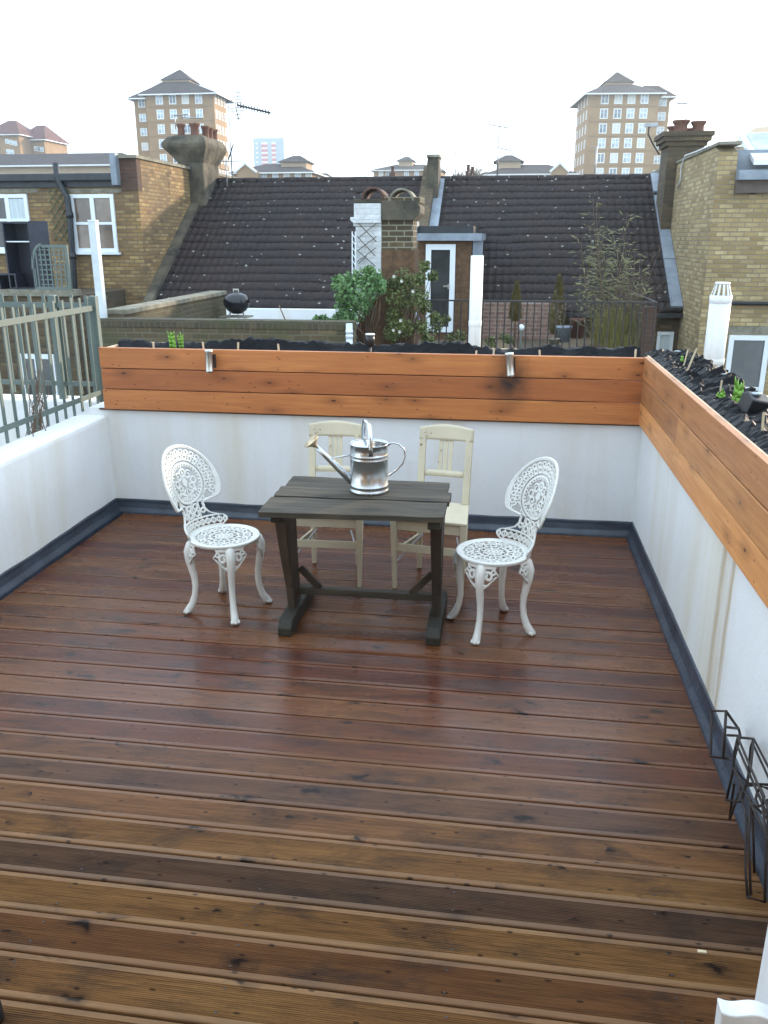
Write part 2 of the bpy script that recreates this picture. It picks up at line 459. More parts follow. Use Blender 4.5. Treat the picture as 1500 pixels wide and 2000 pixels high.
M['labelwood'] = plain('pale_label_wood', (.66,.54,.36), .7, .2, 30, 0)
ST = [(.36,.215,.075), (.13,.070,.032), (.48,.33,.135), (.20,.105,.045), (.40,.27,.12)]
M['stock'] = brick('london_stock_brick', ST, (.15,.115,.070), grime=.45, ms=.012)
M['stock_light'] = brick('pale_stock_brick', [(.46,.335,.150), (.26,.175,.075), (.58,.46,.25), (.38,.27,.12)], (.27,.215,.135), grime=.35, ms=.012)
M['stock_dark'] = brick('sooty_stock_brick', [(.12,.078,.036), (.055,.038,.024), (.18,.125,.060)], (.085,.070,.046), grime=.5)
M['stack'] = brick('dark_brick_pale_joints', [(.085,.062,.030), (.045,.034,.022), (.15,.105,.045)], (.24,.22,.16), grime=.3, ms=.010)
M['mossbrick'] = brick('mossy_brick', [(.13,.090,.045), (.07,.05,.030), (.18,.13,.065)], (.14,.125,.085), grime=.45, moss=.6)
M['pinkbrick'] = brick('old_red_brick', [(.27,.15,.11), (.20,.11,.085), (.33,.21,.15)], (.30,.25,.22), grime=.25)
M['redpier'] = brick('dark_red_brick', [(.11,.045,.028), (.07,.032,.022), (.14,.06,.036)], (.08,.06,.045), grime=.45)
M['cement'] = plain('weathered_cement', (.13,.110,.075), .9, .5, 2.5, .8, .02, col2=(.030,.028,.022))
M['roughcast'] = plain('pebbledash_render', (.17,.095,.048), .95, .45, 9, 1.0, .025, col2=(.085,.048,.026))
M['stonecap'] = plain('stone_coping', (.26,.24,.19), .9, .5, 5, .6, .01, col2=(.13,.12,.08))
M['whitebrick'] = brick('whitewashed_brick', [(.72,.74,.75), (.66,.68,.69), (.76,.78,.78)], (.55,.57,.58), bh=.075, ms=.006, grime=.14)
M['whitepaint'] = plain('white_window_paint', (.74,.79,.82), .45, .08, 6, .05)
M['lead'] = plain('sheet_lead', (.26,.30,.35), .5, .35, 4, .3, .01, col2=(.17,.20,.24))
M['blackpaint'] = plain('black_gutter_paint', (.022,.026,.032), .45, .4, 6, .2)
M['terracotta'] = plain('terracotta_pot', (.17,.080,.055), .9, .3, 10, .2)
M['pot_dark'] = plain('blackened_terracotta', (.11,.055,.04), .85, .4, 10, .2)
def glassmat(name, col, rough=.08):
    t = NT(name); n = t.noise(t.coord('Object'), 1.3, 3)
    t.set(Base_Color=t.mix(t.ramp(n, [(.4, 0.), (.6, 1.)]), col, tuple(c * .5 for c in col)), Roughness=rough)
    t.b.inputs['Specular IOR Level'].default_value = .8
    return t.m
M['glass'] = glassmat('dark_window_glass', (.05,.055,.055))
M['glass_blind'] = glassmat('window_with_blind', (.22,.165,.125), .15)
M['curtain'] = plain('net_curtain', (.58,.66,.68), .8, .25, 3, .3, .01, stretch=(14,14,.6))
M['glass_sky'] = glassmat('bright_window_glass', (.42,.50,.55), .12)
def tilemat(name='interlocking_roof_tile'):
    t = NT(name); v = t.coord('Object')
    big = t.noise(v, .5, 5); mid = t.noise(v, 5, 5); fine = t.noise(v, 40, 3)
    c = t.mix(t.ramp(big, [(.35, 0.), (.65, 1.)]), (.028,.0175,.0165), (.016,.0125,.014))
    c = t.mix(t.math('MULTIPLY', t.ramp(mid, [(.4, 0.), (.75, 1.)]), .5), c, (.040,.028,.024))
    vo = t.n('ShaderNodeTexVoronoi'); vo.inputs['Scale'].default_value = 4.3
    t.l(v, vo.inputs['Vector'])
    wn = t.n('ShaderNodeTexNoise'); wn.inputs['Scale'].default_value = 17; t.l(v, wn.inputs['Vector'])
    d = t.math('ADD', vo.outputs['Distance'], t.math('MULTIPLY', wn.outputs['Fac'], .13))
    sel = t.math('GREATER_THAN', t.noise(v, 1.1, 3), .47)
    l = t.math('MULTIPLY', t.ramp(d, [(.165, 1.), (.19, 0.)]), sel)
    c = t.mix(l, c, (.30,.30,.27))
    t.set(Base_Color=c, Roughness=.72)
    t.b.inputs['Specular IOR Level'].default_value = .35
    t.bump(fine, .4, .006); return t.m
M['tile'] = tilemat()
M['leafa'] = plain('creeper_leaf', (.07,.17,.05), .5, .5, 6, 0, col2=(.15,.26,.09))
M['leafb'] = plain('rose_leaf', (.15,.18,.05), .55, .5, 6, 0, col2=(.07,.10,.03))
M['leafc'] = plain('bamboo_leaf', (.20,.19,.07), .55, .5, 6, 0, col2=(.10,.10,.04))
M['leafd'] = plain('bronze_conifer', (.16,.12,.03), .7, .5, 9, 0, col2=(.09,.085,.025))
M['grass'] = plain('ornamental_grass_blade', (.20,.20,.035), .6, .4, 6, 0, col2=(.13,.10,.035))
M['twig'] = plain('dead_twig', (.17,.115,.075), .8, .4, 8, 0)
M['petal'] = plain('white_petal', (.75,.75,.66), .6, .1, 8, 0)
M['railing'] = plain('dark_iron_railing', (.045,.038,.036), .6, .4, 8, .1)
M['alu'] = plain('aerial_aluminium', (.42,.43,.44), .4, .3, 10, 0, metal=.6)
M['far_brick'] = plain('far_yellow_brick', (.34,.215,.110), .9, .22, .5, .2, .02, col2=(.28,.175,.092))
M['far_band'] = plain('far_brown_band', (.25,.16,.09), .9, .1, 1, 0)
M['far_pale'] = plain('far_peach_render', (.45,.33,.22), .9, .1, .5, 0)
M['far_roof'] = plain('far_slate_roof', (.062,.043,.038), .85, .25, .7, .2, .03)
M['far_red'] = plain('far_red_tile', (.13,.048,.036), .85, .3, .7, .2, .03)
M['far_white'] = plain('far_white_trim', (.78,.78,.75), .7, .1, 1, 0)
M['far_panel'] = plain('far_red_panel', (.50,.13,.13), .7, .1, 1, 0)
M['far_grey'] = plain('far_grey_cladding', (.36,.42,.46), .8, .15, .5, 0)
M['far_glass'] = glassmat('far_window_glass', (.58,.68,.76), .25)
M['far_glass_dim'] = glassmat('far_window_dim', (.20,.25,.30), .25)
M['far_curtain'] = plain('far_net_curtain', (.66,.66,.62), .8, .1, 1, 0)
M['ground'] = plain('garden_ground', (.10,.09,.06), .95, .5, .3, .3, col2=(.06,.07,.035))
M['paleblue'] = plain('pale_blue_ball', (.45,.55,.68), .25, .6, 4, 0, col2=(.06,.09,.22))
M['decksub'] = plain('grey_terrace_floor', (.16,.155,.15), .9, .3, 3, .3)

# ------------------------------------------------------------------ setting: ground
g = MB(); g.add([(-255,-18,-6.5),(325,-18,-6.5),(325,505,-6.5),(-255,505,-6.5)], [(0,1,2,3)])
tag(g.build('ground', M['ground']), kind='structure')

# ------------------------------------------------------------------ our roof terrace
DROT = radians(-.42)
def build_deck():
    mb = MB(); rn = []; ed = []
    pitch, gap = .148, .007
    XA, XB = -2.745, .885
    y = 5.565
    while y > .1:
        y1 = y; y0 = y - pitch + gap
        r = random.random()
        dz = random.uniform(-.0012, .0012)
        GD = .0030 if y < 2.1 else max(.0005, .0030 - .0022*(y-2.1))
        prof = [(y0, -.025, 1), (y0, -.005, 1), (y0+.0015, -.0015, 1), (y0+.005, 0, 1), (y0+.019, 0, 1)]
        nr = 17; a = y0 + .019; wd = (y1 - .019 - a) / nr
        for i in range(nr):
            prof += [(a + i*wd + wd*.28, -GD, 0), (a + i*wd + wd*.62, -GD, 0), (a + (i+1)*wd - .0003, -.0002, 0)]
        prof += [(y1-.019, 0, 1), (y1-.005, 0, 1), (y1-.0015, -.0015, 1), (y1, -.005, 1), (y1, -.025, 1)]
        vs = []
        for (yy, zz, e) in prof: vs += [(XA, yy, zz + dz), (XB, yy, zz + dz)]
        fs = []
        for i in range(len(prof)-1):
            fs.append((2*i, 2*i+1, 2*i+3, 2*i+2)); rn.append(r); ed.append(1.0 if (prof[i][2] and prof[i+1][2]) else 0.0)
        mb.add(vs, fs, False)
        # screw heads in pairs over each joist
        for jx in [(-2.5 + .6*k + .02*random.random()) for k in range(6)]:
            for yy in (y0+.034, y1-.034):
                mb.add([(jx+.0035*cos(t*pi/3), yy+.0035*sin(t*pi/3), dz+.0006) for t in range(6)], [(0,1,2,3,4,5)], False, 1)
                rn.append(r); ed.append(0.)
        y -= pitch
    mb.att = {'rnd': rn, 'edge': ed}
    o = mb.build('deck', [M['deck'], M['black']])
    o.rotation_euler = (0, 0, DROT)
    return tag(o, kind='structure')
build_deck()
s = MB(); s.box((-3.0, -.6, -.20), (1.2, 5.9, -.03)); tag(s.build('deck_substructure', M['gap']), kind='structure')

WXL, WXR, WY = -2.775, .912, 5.59
PT = .772                 # top of the front parapet, where the planks sit
def slab_noise(mb, fn, nu, nv): mb.grid(fn, nu, nv, True)
# front parapet
BR = radians(-.65)
fw = thing('parapet_wall', 'low white rendered wall across the far end of the deck, under the orange planks', 'wall', (-.93, WY, 0), BR, world=False)
b = MB(); b.box((-1.98, 0, -.5), (2.2, .24, PT)); b.build('wall_body', M['render'], fw)
def flashing(parent, L0, L1, world, axis='x', base=0, sgn=1):
    """upstand with a small fillet and a slightly ragged sealed top edge"""
    mb = MB(); n = 60
    def f(u, v):
        t = L0 + (L1 - L0) * u
        h = .100 + .006 * noise.noise(Vector((t*3.1, base, 0))) + .003 * noise.noise(Vector((t*19, base, 2)))
        prof = [(0, .046, -.02), (.25, .042, .012), (.5, .020, .040), (.75, .012, .075), (.95, .010, h), (1, -.002, h + .003)]
        for i in range(5):
            if v <= prof[i+1][0] + 1e-9:
                k = (v - prof[i][0]) / (prof[i+1][0] - prof[i][0]); break
        d = prof[i][1] + (prof[i+1][1]-prof[i][1])*k; z = prof[i][2] + (prof[i+1][2]-prof[i][2])*k
        d += .003 * noise.noise(Vector((t*6, z*30, base)))
        return (t, base + sgn * d, z) if axis == 'x' else (base + sgn * d, t, z)
    mb.grid(f, n, 20, True)
    return mb.build('flashing', M['flash'], parent, world=world)
flashing(fw, -1.86, 1.86, False, 'x', 0, -1)
# thin dark strip that paints in the shadow line under the planks
b = MB(); b.box((-1.9, -.012, PT-.012), (1.84, .02, PT-.001)); b.build('shadow_line', M['pot_dark'], fw)

lw = thing('parapet_wall', 'white rendered wall along the left side of the deck, below the green metal railings', 'wall', (WXL, 3, 0))
def lwf():
    mb = MB(); x0, x1 = WXL - .235, WXL; zt = .715
    pr = [(x0, -.9), (x0, zt-.012), (x0+.012, zt), (x1-.03, zt+.006), (x1-.008, zt-.004), (x1, zt-.03), (x1, -.3)]
    n = 60
    for i in range(len(pr)-1):
        pass
    def f(u, v):
        y = -.6 + (5.62 + .6) * u
        k = v * (len(pr)-1); i = min(int(k), len(pr)-2); k -= i
        x = pr[i][0] + (pr[i+1][0]-pr[i][0])*k; z = pr[i][1] + (pr[i+1][1]-pr[i][1])*k
        q = .005 * noise.noise(Vector((x*3, y*2.3, z*3)))
        return (x + q, y, z + (q if z > .3 else 0))
    mb.grid(f, n, (len(pr)-1)*3, True)
    return mb.build('wall_body', M['render'], lw)
lwf()
flashing(lw, -.6, 5.60, True, 'y', WXL, 1)
rw = thing('parapet_wall', 'white rendered wall along the right side of the deck with brown run-off streaks', 'wall', (WXR, 3, 0))
b = MB(); b.box((WXR, 1.32, -.5), (WXR+.25, 5.62, .80)); b.build('wall_body', M['render_run'], rw)
flashing(rw, 1.32, 5.58, True, 'y', WXR, -1)

# ---------------- planters of cedar boards
pl = thing('planter_box', 'long cedar plank planter on the far parapet, filled with black liner and bulbs', 'planter', (-.93, WY, 0), BR, world=False)
PH = .1430; PX0, PX1 = -1.845, 1.83; PF = -.038    # local: x from left to right, y of the front face
for k in range(3):
    z0 = PT + k * (PH + .0020)
    b = MB(); b.box((PX0 + random.uniform(0, .006), PF - random.uniform(0, .002), z0), (PX1, PF + .03, z0 + PH - .0035))
    b.build('plank', M['cedar_dark' if k == 1 else 'cedar'], pl, bevel=.003)
b = MB(); b.box((PX0 + .004, PF + .031, PT), (PX0 + .03, .30, PT + 3*PH - .01)); b.build('end_board', M['cedar_edge'], pl)
b = MB(); b.box((PX0 + .03, .30, PT), (PX1, .325, PT + 3*PH)); b.build('back_board', M['cedar_edge'], pl)
def liner(parent, L, world, horizontal=True, x0=0, y0=0, depth=.3, z=1.2, amp=.03, seed=0, hi=.06):
    mb = MB(); n = int(L * 55)
    def f(u, v):
        t = u * L
        a = noise.noise(Vector((t*2.3, seed, .1))); bb = noise.noise(Vector((t*9, seed+3, v*4))); cc = noise.noise(Vector((t*28, seed+7, v*9)))
        lift = hi * (.40 + .75 * a) + amp * (.7 * bb + .45 * cc)
        lift = max(lift, .004)
        prof = [(.0, 0, -.02), (.12, .006, .2), (.3, .05, .75), (.5, .12, .45), (.75, .22, 1.1), (1, depth, .5)]
        lump = noise.noise(Vector((t*6, v*3, seed+20))); cc += .8*lump
        for i in range(5):
            if v <= prof[i+1][0] + 1e-9: break
        k = (v - prof[i][0]) / (prof[i+1][0]-prof[i][0])
        d = prof[i][1] + (prof[i+1][1]-prof[i][1])*k; h = prof[i][2] + (prof[i+1][2]-prof[i][2])*k
        d += .018 * cc * (v > .05); zz = z + h * lift + (.006 + .022*min(1, v*2)) * cc * (v > .1)
        return (x0 + t, y0 + d, zz) if horizontal else (x0 + d, y0 + t, zz)
    mb.grid(f, n, 16, False)
    return mb.build('liner', M['liner'], parent, world=world)
ZT = PT + 3*PH
# the liner rises at the back edge and flops over
def liner_back():
    mb = MB(); L = PX1 - PX0 - .03; n = 230
    def f(u, v):
        t = PX0 + .02 + u * L
        a = noise.noise(Vector((t*1.7, 3.3, .1))); bb = noise.noise(Vector((t*7, 5, v*3))); cc = noise.noise(Vector((t*24, 9, v*8)))
        lift = .026 + .036 * a + .020 * bb + .014 * cc
        prof = [(.0, .028, -.03), (.2, .05, -.012), (.55, .19, -.02), (.75, .25, 1), (.85, .29, 1.05), (1, .34, -.6)]
        for i in range(5):
            if v <= prof[i+1][0] + 1e-9: break
        k = (v - prof[i][0]) / (prof[i+1][0]-prof[i][0])
        d = prof[i][1] + (prof[i+1][1]-prof[i][1])*k
        h0, h1 = prof[i][2], prof[i+1][2]
        h0 = h0 * lift if abs(h0) > .3 else h0; h1 = h1 * lift if abs(h1) > .3 else h1
        h = h0 + (h1-h0)*k
        return (t, d + .02*cc, ZT - .004 + h + .007 * cc * (v > .1))
    mb.grid(f, n, 20, False)
    return mb.build('liner', M['liner'], pl, world=False)
liner_back()
b = MB(); b.grid(lambda u, v: (PX0+.03+u*3.6, .0+v*.29, ZT - .035 + .010*noise.noise(Vector((u*40, v*4, 1)))), 160, 14); b.build('soil', M['soil'], pl, world=False)

pr = thing('planter_box', 'cedar plank planter along the right parapet, its black liner bulging out', 'planter', (.87, 3, 0))
PRX = .880
def rplank(y0, y1, k, xo=0):
    z0 = PT + .008 + k * (PH + .002)
    b = MB(); b.box((PRX - .002*xo, y0, z0), (PRX + .03, y1, z0 + PH - .003))
    return b.build('plank', M['cedar_y_dark' if (k == 1 and y1 > 5) or k == 2 else 'cedar_y'], pr, bevel=.003)
rplank(1.32, 5.535, 0); rplank(4.33, 5.535, 1); rplank(1.32, 4.327, 1, 1); rplank(1.32, 5.535, 2)
b = MB(); b.box((PRX + .030, 1.32, PT+.01), (PRX+.040, 5.62, PT + 3*PH + .006)); b.build('lining_board', M['cedar_edge'], pr)
b = MB(); b.box((PRX+.30, 1.32, PT-.05), (PRX+.325, 5.9, PT + 3*PH-.04)); b.build('back_board', M['cedar_edge'], pr)
liner(pr, 4.45, True, False, PRX + .042, 1.35, .30, PT + 3*PH - .005, .035, 11, .075)
b = MB(); b.grid(lambda u, v: (PRX+.05+u*.25, 1.35+v*4.5, ZT - .03 + .012*noise.noise(Vector((u*4, v*40, 1)))), 10, 160); b.build('soil', M['soil'], pr)

# ------------------------------------------------------------------ pierced cast-iron sheets
def pierced(solid, u0, u1, v0, v1, step, mapf):
    """sheet with real holes: cells of a fine grid kept where solid(u,v)"""
    nu = int((u1-u0)/step); nv = int((v1-v0)/step)
    idx = {}; mb = MB(); vs = []; fs = []
    def vid(i, j):
        k = (i, j)
        if k not in idx:
            idx[k] = len(vs); vs.append(mapf(u0+i*step, v0+j*step))
        return idx[k]
    for j in range(nv):
        for i in range(nu):
            if solid(u0+(i+.5)*step, v0+(j+.5)*step):
                fs.append((vid(i,j), vid(i+1,j), vid(i+1,j+1), vid(i,j+1)))
    mb.add(vs, fs, True)
    return mb
def ring(u, v, cu, cv, r, t): return abs(hypot(u-cu, v-cv) - r) < t
def spiral(u, v, cu, cv, r, t, sgn=1, turns=1.4, a0=0):
    x, y = (u-cu)*sgn, v-cv; d = hypot(x, y)
    if d > r + t: return False
    a = (atan2(y, x) - a0) % (2*pi)
    for k in range(int(turns)+1):
        aa = a + 2*pi*k
        if aa > turns*2*pi: break
        if abs(d - r*(1 - .78*aa/(turns*2*pi))) < t: return True
    return False

def seat_solid(x, y):
    r = hypot(x, y)
    if r > .186: return False
    if r > .151: return True
    if r < .024: return not ring(x, y, 0, 0, .015, .0022)
    a = (atan2(y, x) / (2*pi) * 10) % 1.0 - .5
    aa = a * 2*pi/10; px, py = r*cos(aa), r*sin(aa)
    if r < .062: return abs(r - .045) < .0035 or abs(py) < .0040 or r < .028
    if ring(px, py, .105, 0, .034, .0038): return True
    if ring(px, py, .112, 0, .012, .0035) : return True
    if abs(py) < .003 and (.068 < r < .1 or r > .124): return True
    if abs(hypot(px-.105, abs(py)-.020)) < .0075: return True
    if abs(r - .145) < .0 : return True
    a2 = ((atan2(y, x) / (2*pi) * 10 + .5) % 1.0 - .5) * 2*pi/10
    qx, qy = r*cos(a2), r*sin(a2)
    if ring(qx, qy, .140, 0, .013, .0035): return True
    if abs(qy) < .0028 and .06 < r < .13: return True
    return False

def back_half(h):
    pts = [(0,.160),(.012,.176),(.028,.196),(.045,.200),(.058,.186),(.066,.150),(.080,.112),(.105,.092),(.135,.088),(.150,.100),(.160,.175),(.170,.196),(.19,.208),(.22,.217),(.26,.219),(.30,.212),(.34,.196),(.38,.170),(.41,.142),(.435,.108),(.450,.075),(.458,.045),(.461,.0)]
    for i in range(len(pts)-1):
        if pts[i][0] <= h <= pts[i+1][0]:
            k = (h-pts[i][0])/(pts[i+1][0]-pts[i][0]); return pts[i][1] + (pts[i+1][1]-pts[i][1])*k
    return -1
def back_solid(s, h):
    w_ = back_half(h); a = abs(s)
    if a > w_ or w_ < 0: return False
    # notch of the inward scroll between the fan and the waist
    if .150 < h < .215 and .098 < a < .150 and hypot(a-.122, h-.170) < .024: return False
    if h < .066:   # lower skirt that hugs the seat rim
        if a > w_ - .012 or h < .012 or h > .056: return True
        return ring((a % .034)-.017, h, 0, .034, .0125, .0042) or abs((a % .034)-.017) < .002
    cx, cy = 0, .262
    if h > .150:
        d = hypot(a/1.0, (h-cy)*1.06)
        rim = min(w_-a, .30)
        th = atan2(h-cy, a)
        # distance to outline estimated radially
        R = .207 + .006*sin(th)
        if d > R - .014 or rim < .010: return True
        if d > .118:
            for (rr, n, q) in ((.176, 30, 0), (.147, 26, .5)):
                k = (atan2(h-cy, s) / (2*pi) * n + q) % 1.0 - .5
                px, py = d*cos(k*2*pi/n) - rr, d*sin(k*2*pi/n)
                r_ = hypot(px, py)
                if abs(r_ - .0115) < .0042: return True
            return abs(d - .1615) < .0032 or abs(d - .131) < .0032
        if d > .106: return True
        if d > .094: 
            k = (atan2(h-cy, s) / (2*pi) * 34) % 1.0
            return k < .45 or d < .0965
        # inner figure
        if a < .0045: return True
        for (u, v, r, t, tu, a0) in ((.036, .300, .026, .0050, 1.2, 0.6), (.040, .238, .028, .0052, 1.3, 3.4), (.032, .185, .022, .005, 1.2, 1.0)):
            if spiral(a, h, u, v, r, t, 1, tu, a0): return True
        if ring(a, h, 0, .318, .020, .0055) or hypot(a, h-.318) < .008: return True
        if hypot(a, (h-.268)*.8) < .019: return True
        if ring(a, h, .064, .268, .017, .005) or hypot(a-.062, h-.215) < .010: return True
        if abs((h-.200) + .55*a) < .0035 and a < .07: return True
        return False
    # waist
    if a > w_ - .012: return True
    if a < .004: return True
    if abs(a-.05) < .003: return True
    return ring(a, h, .026, .090, .016, .0045) or ring(a, h, .026, .128, .015, .0045) or ring(a, h, .072, .098, .012, .004) or hypot(a-.026, h-.109) < .007

def apron_solid(s, h):       # h measured down from the rim
    a = abs(s)
    if h < 0 or h > .128: return False
    w_ = .085 - .010*sin(h*90) if h < .05 else .085 - (h-.05)*.92
    if a > w_: return False
    if h < .016 or a > w_ - .007: return True
    if a < .011 + .03*(h > .095): return True
    if spiral(a, h, .040, .052, .027, .0062, 1, 1.35, 2.4): return True
    if ring(a, h, .066, .030, .010, .004): return True
    return h > .098

def make_iron_chair():
    t = thing('garden_chair', '-', 'chair', (0,0,0), 0, world=False)
    SZ = .412
    mb = pierced(seat_solid, -.189, .189, -.189, .189, .003, lambda x, y: (x, y, SZ + .004*min(1, max(0, (hypot(x, y)-.15)/.02))))
    seat = mb.build('seat', M['iron'], t, solid=.009)
    rim = MB(); rim.lathe([(.170, SZ-.012), (.181, SZ-.010), (.187, SZ-.002), (.185, SZ+.007), (.176, SZ+.010), (.168, SZ+.005)], n=64)
    rim.build('seat_rim', M['iron'], t)
    def bm(s, h):
        R = .186 + .20*min(1, h/.30)
        lean = .02*h/.46 + .10*(h/.46)**1.3
        ph = s / R
        return (R*sin(ph), .180 + lean - R + R*cos(ph), SZ + .004 + h*.985)
    mb = pierced(back_solid, -.231, .231, 0, .462, .003, bm)
    mb.build('backrest', M['iron'], t, solid=.010)
    # rolled edge bead round the fan
    bead = MB(); L = []
    hs = [.135,.15,.158,.17,.19,.22,.26,.30,.34,.38,.41,.435,.45,.458]
    right = [(back_half(h)-.004, h) for h in hs]; path = right + [(0, .461)] + [(-a, h) for a, h in right[::-1]]
    bead.tube([bm(a, h) for a, h in path], .0068, 8); bead.build('back_bead', M['iron'], t)
    for k in range(4):
        a = radians(45 + 90*k); ca, sa = cos(a), sin(a)
        def pol(r, z, tg=0): return (ca*r - sa*tg, sa*r + ca*tg, z)
        P_ = [(.150,.402),(.178,.385),(.192,.350),(.190,.305),(.180,.255),(.170,.200),(.168,.150),(.175,.100),(.190,.055),(.207,.026),(.222,.012),(.232,.008)]
        R_ = [.026,.027,.025,.022,.0195,.0172,.0160,.0162,.0185,.0210,.0190,.010]
        lg = MB(); lg.tube([pol(r, z) for r, z in P_], R_, 12)
        for tg, dr in ((-.015, 0), (0, .006), (.015, 0)):
            lg.tube([pol(.205, .018, tg*.6), pol(.224+dr, .014, tg), pol(.234+dr, .007, tg*1.1)], [.010, .0105, .007], 8)
        lo = lg.build('leg', M['iron'], t)
        def am(s, h, a=a):
            r = .176 + .014*sin(min(1, h/.09)*pi*.5)
            ph = a + s/ .19
            return (r*cos(ph), r*sin(ph), SZ - .008 - h)
        ap = pierced(apron_solid, -.09, .09, 0, .129, .003, am)
        ap.build('scroll_bracket', M['iron'], lo, solid=.011)
    return t
ch = make_iron_chair()
tag(ch, 'ornate white cast-iron chair left of the weathered table, turned towards it', 'chair', 'white cast-iron chairs beside the table')
ch.location = (-1.425, 4.065, .002); ch.rotation_euler = (0, 0, radians(72))
c2 = copy_tree(ch)
tag(c2, 'ornate white cast-iron chair right of the weathered table, turned towards it')
c2.location = (-.008, 4.025, .002); c2.rotation_euler = (0, 0, radians(-63))

# ------------------------------------------------------------------ cream wooden chairs (front towards -y)
def make_cream_chair():
    t = thing('wooden_chair', '-', 'chair', (0,0,0), 0, world=False)
    SH = .435; fw_, bw_, dp = .40, .275, .335
    yf, yb = -dp/2, dp/2
    s = MB(); s.prism([(-fw_/2-.022, yf-.02), (fw_/2+.022, yf-.02), (bw_/2+.020, yb+.012), (-bw_/2-.020, yb+.012)], 'z', SH-.018, SH)
    s.build('seat', M['cream'], t, bevel=.005)
    for sx in (-1, 1):
        m = MB(); m.beam((sx*fw_/2, yf, SH-.018), (sx*(fw_/2-.006), yf, 0), .036, .036, (0,1,0), .022, .022)
        m.build('leg', M['cream'], t, bevel=.002)
        m = MB(); m.beam((sx*bw_/2, yb, SH), (sx*bw_/2, yb+.012, 0), .034, .036, (0,1,0), .026, .026)
        m.beam((sx*bw_/2, yb, SH-.001), (sx*(bw_/2+.002), yb+.075, .865), .040, .032, (0,1,0), .038, .024)
        m.build('leg', M['cream'], t, bevel=.002)
    def yback(z): return yb + .075*(z-SH)/(.865-SH)
    # crest rail with gently arched top and a concave sweep
    m = MB(); n = 16
    def cr(u, v):
        x = (u-.5)*(bw_+.045); z = .795 + v*(.070 + .020*cos((u-.5)*pi))
        return (x, yback(z) - .004 + .012*cos((u-.5)*pi), z)
    m.grid(cr, n, 6); m.build('crest_rail', M['cream'], t, solid=.022)
    m = MB(); m.grid(lambda u, v: ((u-.5)*(bw_-.03), yback(.585+v*.035) + .006*cos((u-.5)*pi), .585+v*.035), 8, 2); m.build('back_rail', M['cream'], t, solid=.018)
    for x in (-.030, 0, .030):
        m = MB(); m.beam((x, yback(.60)+.006, .60), (x, yback(.80)+.010, .805), .023, .010, (0,1,0)); m.build('slat', M['cream'], t)
    m = MB(); m.box((-fw_/2+.018, yf-.008, SH-.075), (fw_/2-.018, yf+.008, SH-.019)); m.build('front_apron', M['cream'], t)
    for sx in (-1, 1):
        m = MB(); m.beam((sx*fw_/2, yf+.02, SH-.045), (sx*bw_/2, yb-.02, SH-.045), .016, .05); m.build('side_apron', M['cream'], t)
        m = MB(); m.beam((sx*(fw_/2-.003), yf+.018, .215), (sx*bw_/2, yb-.01, .215), .014, .030); m.build('stretcher', M['cream'], t)
        m = MB(); m.tube([(sx*(fw_/2-.004), yf+.012, .150), (sx*(bw_/2-.01)*.82, yb-.06, .245)], .0055, 8); m.build('brace_rod', M['leadpole'], t)
    m = MB(); m.beam((-fw_/2+.014, yf+.0, .255), (fw_/2-.014, yf+.0, .255), .014, .042); m.build('stretcher', M['cream'], t)
    m = MB(); m.beam((-bw_/2+.012, yb, SH-.045), (bw_/2-.012, yb, SH-.045), .016, .05); m.build('rear_apron', M['cream'], t)
    return t
w1 = make_cream_chair()
tag(w1, 'chipped cream wooden chair behind the left half of the table, by the can\'s spout', 'chair', 'cream wooden chairs against the far wall')
w1.location = (-.965, 4.615, .001); w1.rotation_euler = (0, 0, radians(1.5))
w2 = copy_tree(w1)
tag(w2, 'chipped cream wooden chair behind the right end of the table, its seat showing')
w2.location = (-.345, 4.60, .001); w2.rotation_euler = (0, 0, radians(-9))

# ------------------------------------------------------------------ weathered table
tb = thing('garden_table', 'grey weathered plank table on two trestle legs in the middle of the deck', 'table', (-.66, 4.0, 0))
TZ = .705
bl_, br_, fl_, fr_ = WZ(570,928,TZ), WZ(885,942,TZ), WZ(508,1000,TZ), WZ(868,1010,TZ)
def lerp(a, b, k): return a + (b-a)*k
cuts = [0, .325, .60, 1.0]; ends = [(.012, -.018), (-.002, .004), (-.012, -.004)]
for k in range(3):
    a, c = cuts[k], cuts[k+1]
    e0, e1 = ends[k]; m = MB(); n = 24; th = .026
    off = [0, .004, 0][k]
    pts = {}
    def tp(u, v, top):
        p = lerp(lerp(bl_, fl_, a + (c-a-.012)*v), lerp(br_, fr_, a + (c-a-.012)*v), u)
        x = p.x + (e0*(1-u) + e1*u); y = p.y + .004*noise.noise(Vector((u*5, v*3+k*9, 2))) * (1 if v in (0., 1.) else 0)
        if u in (0., 1.): x += .006*noise.noise(Vector((v*9, k*5, u)))
        z = TZ + off + .003*noise.noise(Vector((u*4, v*2, k*3))) - (.004 if v in (0., 1.) else 0)
        return (x, y, z if top else z - th)
    nv = 6
    m.grid(lambda u, v: tp(u, v, True), n, nv); m.grid(lambda u, v: tp(1-u, v, False), n, nv)
    rim_ = [(i/n, 0.) for i in range(n)] + [(1., j/nv) for j in range(nv)] + [(1-i/n, 1.) for i in range(n)] + [(0., 1-j/nv) for j in range(nv)]
    vs = [tp(u, v, True) for u, v in rim_] + [tp(u, v, False) for u, v in rim_]; q = len(rim_)
    m.add(vs, [(i, (i+1) % q, q+(i+1) % q, q+i) for i in range(q)], False)
    m.build('tabletop_board', M['oldwood'], tb)
